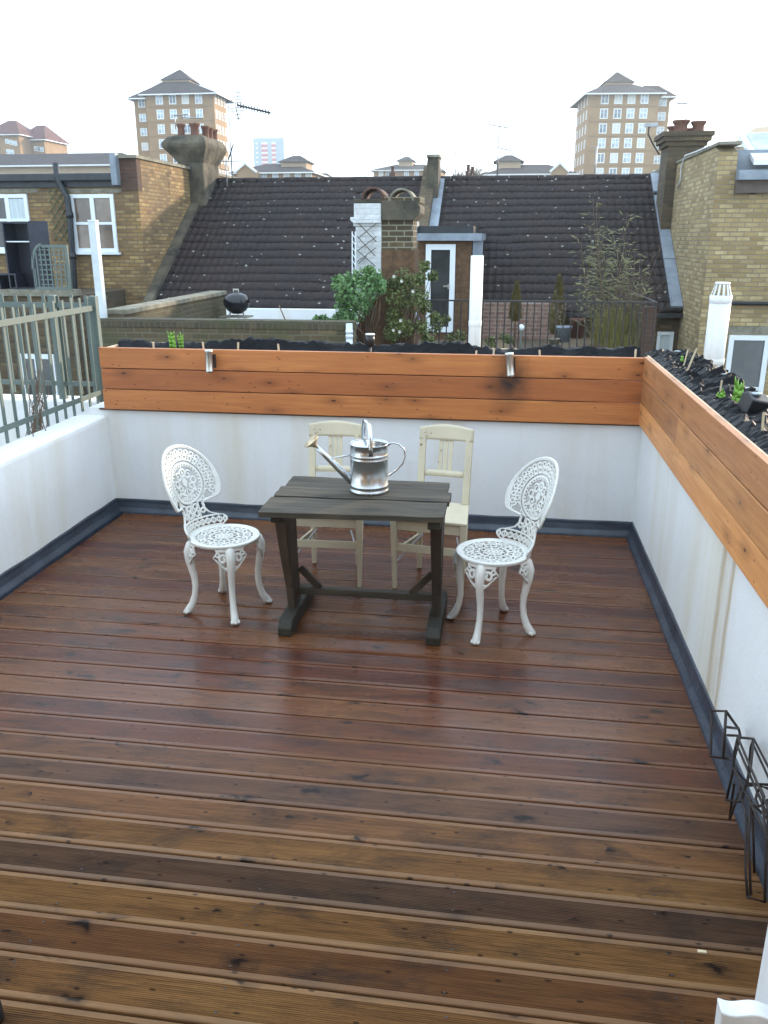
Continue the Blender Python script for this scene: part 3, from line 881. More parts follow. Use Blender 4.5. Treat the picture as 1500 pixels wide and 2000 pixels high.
for (x, nm) in ((-1.035, 'l'), (-.285, 'r')):
    m = MB(); m.box((x-.03, 3.70, TZ-.075), (x+.03, 4.22, TZ-.029)); m.build('batten', M['oldwood_y'], tb, bevel=.004)
    m = MB()
    prof = [(3.83,TZ-.03),(3.845,.55),(3.875,.40),(3.905,.28),(3.925,.20),(3.93,.075),(4.07,.075),(4.065,.20),(4.055,.28),(4.05,.40),(4.055,.55),(4.07,TZ-.03)]
    dx = .025 if nm == 'l' else .0
    n = len(prof); vs = []
    for sx in (-1, 1):
        for (y, z) in prof: vs.append((x + sx*(.017 + .014*z/TZ) - dx*(z/TZ), y, z))
    fs = [tuple(range(n)), tuple(range(2*n-1, n-1, -1))] + [(i, n+i, n+(i+1) % n, (i+1) % n) for i in range(n)]
    m.add(vs, fs); m.build('leg', M['oldwood_z'], tb, bevel=.004)
    m = MB(); m.prism([(3.765, .0), (3.765, .045), (3.80, .085), (4.27, .085), (4.305, .045), (4.305, 0)], 'x', x-.036, x+.036); m.build('foot', M['oldwood_y'], tb, bevel=.006)
m = MB(); m.box((-1.01, 3.985, .140), (-.308, 4.03, .178)); m.build('stretcher', M['oldwood'], tb, bevel=.004)
for sx, x in ((1, -1.016), (-1, -.302)):
    m = MB(); m.beam((x+sx*.012, 4.008, .285), (x+sx*.115, 4.008, .175), .035, .020, (0,1,0)); m.build('brace', M['oldwood_z'], tb)

# ------------------------------------------------------------------ galvanised watering can
pc = WZ(720, 962, TZ)
CC = Vector((pc.x, pc.y + .02, TZ + .005))
wc = thing('watering_can', 'shiny galvanised watering can with brass rose standing on the table', 'watering can', tuple(CC), radians(6), world=False)
R0, HB = .0945, .245
m = MB(); m.lathe([(.0, .004), (R0-.004, .004), (R0+.004, .0), (R0+.005, .006), (R0+.003, .014), (R0, .018), (R0, .030), (R0+.003, .033), (R0, .036),
    (R0, .168), (R0+.0025, .171), (R0, .174), (R0, .186), (R0+.0025, .189), (R0, .192), (R0-.0005, HB-.004), (R0+.002, HB-.002), (R0+.002, HB+.001), (R0-.003, HB), (R0-.004, HB-.02), (R0-.004, .01), (0, .008)], n=56)
m.build('body', M['galv'], wc)
# domed half cover on the spout side
m = MB(); m.grid(lambda u, v: ((R0-.003)*v*cos(pi/2+pi*u) if v > 0 else 0, (R0-.003)*v*sin(pi/2+pi*u), HB-.002 + .016*(1-v*v)), 28, 8); m.build('half_cover', M['galv'], wc, solid=.0015)
# strap hoop over the top
m = MB(); hp = []
for i in range(25):
    a = pi*i/24; hp.append((-.010 + .024*cos(a), -cos(a)*(R0+.003), HB-.045 + (.045+.105)*min(1, 1.2*sin(a))**.75))
m2 = MB(); n = len(hp); vs = []
for (x, y, z) in hp: vs += [(x-.0095, y, z), (x+.0095, y, z)]
m2.add(vs, [(2*i, 2*i+1, 2*i+3, 2*i+2) for i in range(n-1)], True); m2.build('carrying_hoop', M['galv'], wc, solid=.004)
m = MB(); pts = [(R0-.002, 0, HB-.012), (R0+.020, 0, HB+.002), (R0+.052, 0, HB-.004), (R0+.080, 0, HB-.032), (R0+.086, 0, HB-.068), (R0+.072, 0, HB-.105), (R0+.040, 0, HB-.140), (R0+.002, 0, HB-.168)]
m.tube(pts, .0042, 8); m.build('rear_handle', M['galv'], wc)
m = MB(); sp0, sp1 = Vector((-R0+.010, 0, .045)), Vector((-R0-.172, -.01, .232))
m.tube([sp0, lerp(sp0, sp1, .3), lerp(sp0, sp1, .7), sp1], [.0205, .018, .0138, .0112], 16); m.build('spout', M['galv'], wc)
m = MB(); m.tube([lerp(sp0, sp1, .60) + Vector((0,0,.010)), Vector((-R0+.003, 0, .182))], .004, 8); m.build('spout_stay', M['galv'], wc)
ro = MB(); dd = Vector((-.62, -.16, .77)).normalized(); e1 = dd.orthogonal().normalized(); e2 = dd.cross(e1)
prof = [(.0105, -.012), (.012, .0), (.020, .012), (.040, .026), (.043, .030), (.041, .0325), (.022, .037), (0, .0385)]
vs = []; n = 24
for r, z in prof:
    for j in range(n):
        a = 2*pi*j/n; vs.append(sp1 + dd*z + (e1*cos(a)+e2*sin(a))*r)
ro.add(vs, [(i*n+j, i*n+(j+1) % n, (i+1)*n+(j+1) % n, (i+1)*n+j) for i in range(len(prof)-1) for j in range(n)], True)
ro.build('rose', M['brass'], wc)

# ------------------------------------------------------------------ steel down-lights on the planter face
for (px, tilt, lab) in ((407, 0, 'cylindrical steel wall light on the left part of the far planter, upright'), (994, 7, 'crooked cylindrical steel wall light on the right part of the far planter')):
    p = W(px, 690 if tilt else 684, 5.50)
    t = thing('wall_light', lab, 'light', tuple(p), 0, 'steel wall lights on the far planter', world=False)
    t.rotation_euler = (0, radians(-tilt), 0)
    m = MB(); m.lathe([(0,-.150),(.023,-.150),(.0265,-.147),(.0265,-.135),(.025,-.132),(.025,-.016),(.0268,-.012),(.0268,0),(.024,.003),(0,.003)], n=24); m.build('body', M['steel'], t)
    m = MB(); m.box((.012, .015, -.12), (.034, .045, -.03)); m.build('bracket', M['black'], t)
# dark weather stain below and beside the crooked light (a thin film on the plank faces is part of the wood)

# ------------------------------------------------------------------ bulbs, plant labels and solar lights in the planters
def shoot(p, h, n, lab, grp='young bulb shoots in the planters'):
    m = MB()
    for k in range(n):
        a = random.uniform(0, 2*pi); r = random.uniform(0, .022); hh = h*random.uniform(.65, 1.0)
        bx, by = p[0] + r*cos(a), p[1] + r*sin(a)*.6; lx, ly = random.uniform(-.02, .02), random.uniform(-.015, .015)
        wd = random.uniform(.006, .0095); th = random.uniform(-.5, .5); c_, s_ = cos(th), sin(th)
        for i in range(4):
            z0, z1 = hh*i/4, hh*(i+1)/4
            w0 = wd*(1 if i < 3 else .8); w1 = wd*(1 if i < 2 else (.8 if i == 2 else .12))
            q0 = Vector((bx+lx*(i/4)**2, by+ly*(i/4)**2, p[2]+z0)); q1 = Vector((bx+lx*((i+1)/4)**2, by+ly*((i+1)/4)**2, p[2]+z1))
            m.add([q0-Vector((w0*c_,w0*s_,0)), q0+Vector((w0*c_,w0*s_,0)), q1+Vector((w1*c_,w1*s_,0)), q1-Vector((w1*c_,w1*s_,0))], [(0,1,2,3)], True)
    o = m.build('bulb_shoots', M['shoot'], solid=.002)
    return tag(o, lab, 'plant', grp)
shoot(W(339, 680, 5.72), .125, 7, 'wider green clump of the two bulb clumps left in the far planter')
shoot(W(357, 680, 5.72), .120, 5, 'narrower green clump of the two bulb clumps left in the far planter')
shoot(WX(1408, 793, 1.03), .085, 5, 'small clump of bulb shoots in the right planter, beside the taller clump')
shoot(WX(1437, 806, 1.06), .165, 9, 'tallest bright green clump of bulb shoots, in the right planter')
shoot(WX(1331, 716, 1.06), .07, 4, 'low dark clump of bulb shoots near the corner of the two planters')
def label_stick(base, lean, lab, h=.055, w_=.012):
    m = MB(); b0 = Vector(base); d = Vector((lean, .1*lean, 1)).normalized()
    pts = [(-w_/2, 0), (w_/2, 0), (w_/2, h-.005), (w_/3, h-.001), (-w_/3, h-.001), (-w_/2, h-.005)]
    vs = []
    for yy in (-.0012, .0012):
        for x, z in pts: vs.append(b0 + Vector((x, yy, 0)) + d*(z - .03))
    n = len(pts); m.add(vs, [tuple(range(n)), tuple(range(2*n-1, n-1, -1))] + [(i, n+i, n+(i+1) % n, (i+1) % n) for i in range(n)])
    return tag(m.build('plant_label', M['labelwood']), lab, 'plant label', 'wooden plant labels in the planters')
for i, (px, py, lab) in enumerate(((300, 678, 'wooden plant label left of the bulb shoots in the far planter'), (397, 677, 'wooden plant label directly above the left steel wall light'),
        (465, 678, 'wooden plant label in the far planter, in front of the kettle barbecue'), (544, 681, 'wooden plant label in the far planter, below the white terrace kerb'),
        (930, 690, 'small pale plant label at the foot of the white pipe in the far planter'), (964, 690, 'wooden plant label just left of the right steel wall light'),
        (1054, 689, 'short plant label in the far planter, third from its right end'), (1241, 692, 'wooden plant label at the right corner of the far planter'))):
    label_stick(W(px, py, 5.66), random.uniform(-.1, .1), lab, .064 if 'small' not in lab and 'short' not in lab else .050, .013)
label_stick(WX(1345, 718, 1.0), .30, 'long plant label leaning in the right planter beyond the white flue', .14, .010)
label_stick(WX(1336, 712, 1.05), .15, 'thin plant label in the right planter next to the dark low shoots', .12, .008)
label_stick(WX(1406, 770, 1.06), .02, 'upright plant label behind the small shoots in the right planter', .10, .008)
label_stick(WX(1488, 850, .99), -.05, 'plant label nearest the camera in the right planter', .12, .009)
def spot(base, h, lab, s=1.0, tilt=.3, stakes=1):
    t = thing('solar_light', lab, 'solar light', tuple(base), random.uniform(-.4, .4), 'black solar lights stuck in the planters', world=False)
    m = MB(); m.prism([(-.035*s,-.03*s), (.035*s,-.03*s), (.042*s,.02*s), (.02*s,.036*s), (-.03*s,.032*s)], 'x', -.035*s, .035*s)
    o = m.build('lamp_head', M['black'], t, bevel=.006, world=False); o.location = (0, 0, h); o.rotation_euler = (tilt, .2, 0)
    for k in range(stakes):
        x = (k - (stakes-1)/2)*.04*s
        m = MB(); m.tube([(x, 0, -.08), (x, 0, h)], .007, 8); m.build('stake', M['black'], t)
    m = MB(); m.lathe([(0, h+.036*s), (.018*s, h+.036*s), (.02*s, h+.041*s), (0, h+.043*s)], n=14); m.build('solar_cell', M['glass_sky'], t)
    return t
spot(WX(1466, 850, 1.08), .13, 'large black solar spotlight on two stakes, nearest in the right planter', 1.35, .35, 2)
spot(WX(1320, 722, 1.10), .075, 'black boxy solar light near the corner of the two planters', 1.1, -.2)
spot(WX(1412, 762, 1.16), .05, 'black solar light at the foot of the ribbed white flue', .9, .5)
p = W(723, 690, 5.70)
t = thing('solar_light', 'round black solar stake light with a white rim, in the middle of the far planter', 'solar light', tuple(p), 0, 'black solar lights stuck in the planters', world=False)
m = MB(); m.lathe([(0,.045),(.020,.045),(.028,.052),(.031,.090),(.029,.120),(0,.120)], n=20); m.build('lamp_head', M['black'], t)
m = MB(); m.tube([(0,0,-.06),(0,0,.05)], .008, 8); m.build('stake', M['black'], t)
m = MB(); m.lathe([(0,.121),(.030,.121),(.034,.126),(.030,.131),(0,.131)], n=20); m.build('rim', M['pvc'], t)

# ------------------------------------------------------------------ white flues
def pipe(base, top, r, name, lab, cowl=False, ribs=None):
    t = thing(name, lab, 'flue pipe', tuple(base)); m = MB()
    ax = Vector(base)
    h = top - base.z
    m.lathe([(r*.97, 0), (r*.97, h*.10), (r, h*.102), (r, h - .001), (r*.9, h), (0, h)], c=base, n=28)
    m.build('pipe', M['pvc'], t)
    q = MB(); q.lathe([(r*1.0, h*.38), (r*1.06, h*.385), (r*1.06, h*.43), (r*1.0, h*.435)], c=base, n=28); q.build('coupler', M['pvc'], t)
    if cowl:
        for k in range(12):
            a = 2*pi*k/12
            q = MB(); q.beam((ax.x+cos(a)*r*.97, ax.y+sin(a)*r*.97, top), (ax.x+cos(a)*r*.64, ax.y+sin(a)*r*.64, top+r*1.15), r*.17, .004, (cos(a), sin(a), 0)); q.build('cowl_bar', M['pvc'], t)
        q = MB(); q.lathe([(0, top-base.z+r*1.12), (r*.70, top-base.z+r*1.12), (r*.72, top-base.z+r*1.2), (r*.66, top-base.z+r*1.32), (0, top-base.z+r*1.34)], c=base, n=24); q.build('cowl_cap', M['pvc'], t)
        q = MB(); q.lathe([(r*1.02, top-base.z-.045), (r*1.05, top-base.z-.04), (r*1.05, top-base.z+.004), (r*.9, top-base.z+.005)], c=base, n=24); q.build('collar', M['pvc'], t)
    return t
b1 = W(925, 720, 7.2); pipe(b1, W(928, 499, 7.2).z, .0515, 'flue_pipe', 'plain white square-topped pipe rising behind the middle of the far planter')
b2 = W(1383, 790, 5.9); pipe(b2, W(1408, 578, 5.9).z, .066, 'flue_pipe', 'white flue pipe with a slotted conical cowl beyond the right planter', True)

# ------------------------------------------------------------------ sage green railings beyond the left parapet
def fence_run(name, p0, p1, zt0, zt1, zb0, zb1, n, lab, zlo, zhi, posts):
    t = thing(name, lab, 'railings', tuple(p0), 0, 'sage green metal railings left of the deck')
    p0 = Vector(p0); p1 = Vector(p1); d = (p1-p0).normalized(); nn = Vector((-d.y, d.x, 0))
    def at(k, z): q = lerp(p0, p1, k); return Vector((q.x, q.y, z))
    m = MB(); m.beam(at(0, zt0), at(1, zt1), .012, .038); m.build('top_rail', M['fence'], t)
    m = MB(); m.beam(at(0, zb0), at(1, zb1), .012, .034); m.build('bottom_rail', M['fence'], t)
    for i in range(n):
        k = (i+.5)/n; zz = random.uniform(-.006, .006)
        q = at(k, 0) - nn*.017
        m = MB(); m.beam((q.x, q.y, zlo+zz), (q.x, q.y, zhi+zz), .024, .010, (d.y, -d.x, 0)); m.build('bar', M['fence'], t)
    for k in posts:
        q = at(k, 0); m = MB(); m.box((q.x-.026, q.y-.026, zlo-.05), (q.x+.026, q.y+.026, zhi+.0)); m.build('post', M['fence'], t, bevel=.003)
FX = -3.07
zt = WX(184, 603, FX); zb = WX(184, 765, FX); yc = 6.02
FT0 = W(184, 601, yc); FB0 = W(184, 764, yc); FTt = W(186, 578, yc)
fence_run('metal_railing', (FT0.x, yc, FT0.z), (FT0.x, 3.2, FT0.z), FT0.z, FT0.z, FB0.z, FB0.z, 23, 'sage green railings running along the left parapet towards the camera', FB0.z-.10, FTt.z, [0])
fence_run('metal_railing', (FT0.x-.04, yc+.05, 0), (FT0.x-2.6, yc+.05, 0), FT0.z+.012, FT0.z+.012, FB0.z+.045, FB0.z+.045, 23, 'sage green flat-bar railings crossing behind, on the neighbour\'s white parapet', FB0.z-.04, FTt.z, [.12])
# neighbour's parapet and terrace floor on the left
t = thing('parapet_wall', 'neighbour\'s white parapet wall beyond the green railings on the left', 'wall', (-4.4, 6.1, 0))
zz = W(100, 781, 6.0).z
m = MB(); m.box((-6.2, 5.98, -1.44), (WXL-.236, 6.2, zz)); m.build('wall_body', M['render'], t, bevel=.01)
m = MB(); m.box((-6.2, -.5, -1.6), (WXL-.24, 5.97, -1.45)); tag(m.build('neighbour_terrace', M['decksub']), kind='structure')
# dead climber hanging on the railings
t = thing('climbing_plant', 'leafless brown climber clinging to the green railings', 'plant', tuple(W(70, 850, 5.2)))
m = MB()
for i in range(34):
    x0, y0 = random.gauss(72, 7), 860; pts = []; Yd = random.uniform(4.9, 5.9)
    tx = random.gauss(72, 16); ty = random.choice([700, 720, 745, 770, 800])
    for k in range(9):
        u = k/8; pts.append(W(x0 + (tx-x0)*u + random.gauss(0, 3.2), y0 + (ty-y0)*u, Yd))
    m.tube(pts, [.004*(1-u/12) for u in range(9)], 4)
m.build('stem', M['twig'], t)

# ------------------------------------------------------------------ wire shelf racks lying along the right wall
def wires(name, lab, paths, r=.0042, closed=()):
    t = thing(name, lab, 'wire rack', tuple(Vector(paths[0][0])))
    for part, pp in ((('frame', [p for i, p in enumerate(paths) if i % 2 == 0])), ('shelf_wire', [p for i, p in enumerate(paths) if i % 2])):
        m = MB()
        for p in pp: m.tube(p, r, 6)
        m.build(part, M['wire'], t)
    return t
def A(x, y): return WX(x, y, .885)
def B(x, y): return WX(x, y, .775)
def rect(f, *q): return [f(*a) for a in q] + [f(*q[0])]
wires('wire_rack', 'rusty black wire rack, the small far one against the right wall', [
    [B(1390,1388), B(1388,1477), B(1413,1479), B(1418,1389), B(1390,1388)],
    [B(1418,1389), A(1443,1424)], [A(1443,1424), A(1446,1437), B(1421,1436)], [B(1419,1420), A(1442,1423)],
    [B(1388,1477), A(1434,1484), A(1446,1437)], [B(1413,1479), A(1434,1484)]], .0048)
wires('wire_rack', 'rusty black wire rack, the long near one leaning on the right wall', [
    [B(1441,1440), A(1472,1443), A(1466,1461), A(1460,1530)], [B(1441,1440), B(1434,1470), B(1433,1500), B(1419,1562)],
    [B(1419,1562), B(1448,1566), B(1466,1500), A(1472,1443)], [A(1472,1443), A(1520,1535)], [B(1441,1440), B(1530,1650)], [A(1470,1452), A(1520,1560)],
    [B(1438,1452), B(1500,1595)], [B(1434,1500), A(1460,1530), A(1520,1534)], [B(1433,1500), B(1500,1640)], [B(1425,1600), B(1434,1530), B(1447,1536), B(1426,1598)],
    [B(1446,1545), B(1458,1600), B(1456,1700), B(1460,1752)], [B(1466,1560), B(1463,1640), B(1466,1748)], [B(1470,1570), A(1474,1735)],
    [B(1460,1752), B(1494,1762), A(1500,1690), A(1474,1735), B(1460,1752)], [B(1447,1536), A(1478,1533), A(1500,1540)], [B(1461,1560), A(1500,1600)],
    [B(1480,1545), B(1476,1560), B(1482,1575), B(1490,1572), B(1492,1555), B(1486,1540), B(1480,1545)],
    [B(1494,1762), B(1497,1640), B(1488,1560)], [A(1500,1690), A(1499,1560)]], .0042)

t = thing('doorstop', 'small black rubber doorstop cut by the lower left corner of the picture', 'doorstop', tuple(WZ(-8, 1992)))
p = WZ(-8, 1992); m = MB(); m.lathe([(0,.0),(.020,.0),(.021,.01),(.019,.05),(.014,.058),(0,.06)], c=(p.x, p.y, 0), n=20); m.build('body', M['black'], t)
p = WZ(1371, 1860, .001); m = MB(); m.box((p.x-.012, p.y-.004, .0), (p.x+.012, p.y+.005, .005)); tag(m.build('wood_chip', M['labelwood']), 'pale wood chip lying in a board gap at the lower right', 'wood chip')
# ------------------------------------------------------------------ our own house, behind the camera (seen only in reflections)
t = thing('terraced_house', 'brick rear wall of the house behind the camera with its open terrace doorway', 'house', (-1, -.7, 0))
m = MB(); m.box((-5.5, -1.0, -6), (-.75, -.70, 3.0)); m.box((.75, -1.0, -6), (5, -.70, 3.0)); m.box((-.75, -1.0, 2.35), (.75, -.70, 3.0)); m.build('wall', M['stock'], t)
m = MB(); m.box((-.749, -.98, 0), (-.67, -.72, 2.349)); m.box((.67, -.98, 0), (.749, -.72, 2.349)); m.box((-.669, -.98, 2.27), (.669, -.72, 2.349)); m.build('door_frame', M['whitepaint'], t)
m = MB(); m.box((-.749, -3.2, 0), (-.74, -1.001, 2.349)); m.box((.74, -3.2, 0), (.749, -1.001, 2.349)); m.box((-.749, -3.3, 0), (.749, -3.201, 2.349)); m.box((-.749, -3.2, 2.35), (.749, -1.001, 2.40)); m.build('room', M['stonecap'], t)
# ------------------------------------------------------------------ white door frame close to the camera
e = W(1483, 1885, 1.16)
t = thing('door_frame', 'white painted door frame and moulded sill end at the lower right, close to the camera', 'door frame', (e.x, 1.22, 0))
m = MB(); m.box((e.x, 1.10, -.2), (e.x+.12, 1.16, 2.3)); m.build('jamb', M['pvc'], t, bevel=.006)
s0 = W(1400, 1946, 1.0995); s1 = W(1470, 1960, 1.0995)
n = 24; top = [(s0.x + (e.x+.02-s0.x)*i/n, s0.z - .004*sin(i/n*2*pi*1.4) - .003*i/n) for i in range(n+1)]
m = MB(); m.prism([(s0.x+.010, s0.z-.40)] + [(s0.x+.001, s0.z-.01)] + top + [(e.x+.02, s0.z-.40)], 'y', 1.07, 1.0995); m.build('sill_end', M['pvc'], t, bevel=.003)

# =================================================================== houses opposite
YLF, YRF = 17.6, 15.8
XPL = W(265, 308, YLF).x; XPR = W(1405, 300, YRF).x
YE, ZE = 17.4, .55; YG, ZG = 21.6, 3.26
XPC = W(853, 352, YG).x
GZ = -6.6
def tiled_roof(parent, x0, x1, rows=17):
    mb = MB(); P = .155; nx = int((x1-x0)/P*7)
    d = Vector((0, YG-YE, ZG-ZE)); Ls = d.length; u = d/Ls; nrm = Vector((0, -u.z, u.y))
    step = Ls/rows
    for r in range(rows):
        sh = random.uniform(-.01, .01); jit = [random.uniform(-.008, .008) - (.035 if random.random() < .02 else 0) for _ in range(int((x1-x0)/.30)+3)]
        def f(a, b):
            x = x0 + (x1-x0)*a
            ph = (x-x0)/P*2*pi
            wv = .013*max(0, cos(ph))**.7 if cos(ph) > 0 else -.003*abs(cos(ph))
            tl = jit[int((x-x0)/.30)]
            s = r*step + step*1.02*b - .012 + tl*(1-b)
            h = .024*(1-b) + .004 + wv + tl*.3
            if b < 0: s = r*step - .010 + tl; h = -.004 + wv*.2
            p = Vector((x, YE, ZE)) + u*s + nrm*h
            sag = .03*noise.noise(Vector((x*.45, s*.4, 4)))
            return (p.x, p.y, p.z + sag)
        base = len(mb.v); vs = [f(i/nx, -1) for i in range(nx+1)] + [f(i/nx, 0) for i in range(nx+1)] + [f(i/nx, 1) for i in range(nx+1)]
        w_ = nx+1
        mb.add(vs, [(j*w_+i, j*w_+i+1, (j+1)*w_+i+1, (j+1)*w_+i) for j in range(2) for i in range(nx)], True)
    o = mb.build('roof', M['tile'], parent)
    m = MB()
    k = int((x1-x0)/.33)
    for i in range(k):
        xa = x0 + (x1-x0)*i/k; xb = x0 + (x1-x0)*(i+1)/k - .012; q = random.uniform(-.006, .006)
        m.tube([(xa, YG, ZG-.02+q), (xb, YG, ZG-.02+q)], .095, 10)
    m.build('ridge_tiles', M['tile'], o)
    # back slope so that the roof is a solid
    m = MB(); m.add([(x0, YG, ZG), (x1, YG, ZG), (x1, YG+4.4, ZE), (x0, YG+4.4, ZE)], [(0,1,2,3)]); m.build('rear_slope', M['tile'], o)
    return o
# ---- middle-left house
h1 = thing('terraced_house', 'terraced house with the dark tiled roof left of the whitewashed chimney', 'house', (-4.6, YE, GZ), 0, 'dark tiled terraced houses behind the terraces')
tiled_roof(h1, XPL+.02, XPC-.30)
m = MB(); m.box((XPL, YE+.18, GZ), (XPC, YG+4.2, ZE-.02)); m.build('wall', M['stock_dark'], h1)
m = MB(); m.box((XPL+.02, YE-.06, ZE-.10), (XPC-.3, YE+.06, ZE-.015)); m.build('gutter', M['blackpaint'], h1)
m = MB()  # lead/cement verge along the left party wall
for (x, w2, z2) in ((XPL+.10, .2, .05),):
    m.beam((x, YE-.1, ZE+.03), (x, YG-.9, ZG-.9*.645+.06), w2, .09)
m.build('verge', M['cement'], h1)
# ---- middle-right house
h2 = thing('terraced_house', 'terraced house with the dark tiled roof right of the glazed terrace door', 'house', (.8, YE, GZ), 0, 'dark tiled terraced houses behind the terraces')
tiled_roof(h2, XPC+.0, XPR-.02)
m = MB(); m.box((XPC+.001, YE+.18, GZ), (XPR, YG+4.2, ZE-.021)); m.build('wall', M['stock_dark'], h2)
m = MB(); m.box((XPC, YE-.06, ZE-.10), (XPR+.15, YE+.06, ZE-.015)); m.build('gutter', M['blackpaint'], h2)
m = MB(); m.beam((XPC+.10, YE+1.75, ZE+1.22), (XPC+.10, YG-.15, ZG-.02), .20, .06); m.build('lead_flashing', M['lead'], h2)
m = MB()
for a, b_ in ((.0, .31), (.315, .62), (.625, .80), (.83, .99)):
    p0 = Vector((XPR-.12, YE, ZE)); p1 = Vector((XPR-.12, YG, ZG))
    m.beam(lerp(p0, p1, a)+Vector((0,0,.10)), lerp(p0, p1, b_)+Vector((0,0,.10)), .22, .05)
m.build('lead_flashing', M['lead'], h2)
def window(parent, x0, x1, z0, z1, y, fr=.055, mull=(), trans=(), glass='glass', name='window', dep=.08, sill=True, fmat='whitepaint'):
    """frame set into a wall facing -y; panes as a sub-part"""
    m = MB(); ya, yb = y-.045, y+dep
    m.box((x0, ya, z0), (x0+fr, yb, z1)); m.box((x1-fr, ya, z0), (x1, yb, z1))
    m.box((x0+fr, ya, z1-fr), (x1-fr, yb, z1)); m.box((x0+fr, ya, z0), (x1-fr, yb, z0+fr))
    for q in mull: xx = x0+(x1-x0)*q; m.box((xx-fr*.6, ya+.004, z0+fr), (xx+fr*.6, yb, z1-fr))
    for q in trans: zz_ = z0+(z1-z0)*q; m.box((x0+fr, ya+.008, zz_-fr*.35), (x1-fr, yb, zz_+fr*.35))
    if sill: m.box((x0-.05, ya-.05, z0-.05), (x1+.05, yb, z0-.002))
    w_ = m.build(name, M[fmat], parent)
    g = MB(); g.box((x0+fr*.5, y-.014, z0+fr*.5), (x1-fr*.5, y-.004, z1-fr*.5)); g.build('pane', M[glass], w_)
    return w_
a = W(1279, 700, YE+.18); c = W(1316, 648, YE+.18)
window(h2, a.x, c.x, a.z-.3, c.z, YE+.18, .06, (), (), 'curtain')

# ---- party wall between the two middle roofs, with its tall dark upstand
pw = thing('party_wall', 'brick party wall rising between the two dark tiled roofs, with a tall sooty upstand', 'wall', (XPC-.15, 19.5, GZ))
m = MB(); sl = (ZG-ZE)/(YG-YE)
m.prism([(YE+.1, GZ), (YE+.1, ZE+.30), (YG-.1, ZG+.28), (YG+.1, ZG+.28), (YG+.1, GZ)], 'x', XPC-.30, XPC-.005); m.build('wall_body', M['stock_dark'], pw)
t0 = W(834, 309, 20.9); t1 = W(860, 309, 20.9)
m = MB(); m.prism([(t0.x+.03, t0.z), (t1.x-.02, t0.z), (t1.x-.02, 2.1), (t0.x-.12, 2.1)], 'y', 20.7, 21.35); m.build('upstand', M['cement'], pw, bevel=.02)
m = MB(); m.box((t0.x+.01, 20.66, t0.z+.001), (t1.x+.0, 21.38, t0.z+.06)); m.build('coping', M['stonecap'], pw)

# ---- left house
h3 = thing('terraced_house', 'yellow stock brick house at the left with two white windows and a black downpipe', 'house', (-10, YLF, GZ))
zt_ = W(200, 352, YLF).z; zp = W(258, 309, YLF).z
m = MB(); m.box((-16, YLF, GZ), (XPL-.36, YLF+8, zt_)); m.build('wall', M['stock'], h3)
m = MB(); m.box((XPL-.36, YLF-.012, zp-.62), (XPL+.004, YLF+.20, zp-.001)); m.build('corner_pier', M['redpier'], h3)
m = MB(); m.box((XPL-.36, YLF, GZ), (XPL-.002, YLF+8, zp-.002)); m.build('flank_wall', M['stock'], h3)
m = MB(); m.box((XPL-.42, YLF-.08, zp), (XPL+.04, YLF+8, zp+.06)); m.build('coping', M['stonecap'], h3)
g0 = W(0, 352, YLF)
m = MB(); m.box((-16, YLF-.16, zt_-.02), (XPL-.37, YLF-.002, zt_+.13)); m.build('gutter', M['blackpaint'], h3, bevel=.02)
m = MB(); m.box((-16, YLF-.05, zt_-.13), (XPL-.37, YLF-.003, zt_-.021)); m.build('fascia', M['blackpaint'], h3)
m = MB(); m.box((XPL-.48, YLF-.18, zt_-.10), (XPL-.36, YLF-.021, zt_+.50)); m.build('lead_flashing', M['lead'], h3)
def wq(parent, xa, ya, xb, yb, Y, **k):
    p = W(xa, yb, Y); q = W(xb, ya, Y); p2 = W(xa, ya, Y); q2 = W(xb, yb, Y)
    return window(parent, (p.x+p2.x)/2, (q.x+q2.x)/2, p.z, q.z, Y, **k)
wq(h3, 143, 379, 227, 492, YLF, fr=.075, mull=(.5,), trans=(.5,), glass='glass_blind')
wn = wq(h3, -30, 379, 60, 490, YLF, fr=.075, mull=(.56,), trans=(.55,), glass='glass')
a = W(26, 480, YLF); c = W(54, 388, YLF)
m = MB(); m.grid(lambda u, v: (a.x+(c.x-a.x)*u, YLF-.026-.004*sin(u*40), a.z+(c.z-a.z)*v), 40, 2); m.build('net_curtain', M['curtain'], wn)
m = MB()
for xa, xb in ((-20, 74), (136, 236)):
    p = W(xa, 377, YLF); q = W(xb, 368, YLF); m.box((p.x, YLF-.012, p.z), (q.x, YLF+.02, q.z))
m.build('lintel', M['stonecap'], h3)
m = MB(); pts = [W(x, y, YLF-.13) for x, y in ((108, 318), (111, 346), (118, 362), (131, 384), (136, 420), (142, 500), (148, 600), (152, 700), (160, 900))]
m.tube(pts, .062, 12)
for q in (4, 5, 6):
    m.tube([pts[q]-Vector((0,0,.06)), pts[q]+Vector((0,0,.06))], .076, 12)
m.build('downpipe', M['blackpaint'], h3)
# faded green lattice between the windows
lt = thing('trellis', 'faded green lattice fixed to the brick wall between the two left windows', 'trellis', tuple(W(118, 470, YLF-.03)), 0)
m = MB(); p0 = W(104, 470, YLF-.03); p1 = W(134, 368, YLF-.03); ww = p1.x-p0.x; hh_ = p1.z-p0.z
for i in range(-8, 9):
    for sg in (1, -1):
        z0 = p0.z + i*.19; pts = []
        x0_, x1_ = p0.x, p1.x; za, zb_ = z0, z0 + ww*1.25
        if za < p0.z: k = (p0.z-za)/(zb_-za); x0_ = p0.x + ww*k; za = p0.z
        if zb_ > p1.z: k = (p1.z-z0)/(ww*1.25); x1_ = p0.x + ww*k; zb_ = p1.z
        if x1_ <= x0_: continue
        if sg < 0: x0_, x1_ = p0.x+p1.x-x0_, p0.x+p1.x-x1_
        m.beam((x0_, YLF-.02-.008*sg, za), (x1_, YLF-.02-.008*sg, zb_), .008, .022, (0,1,0))
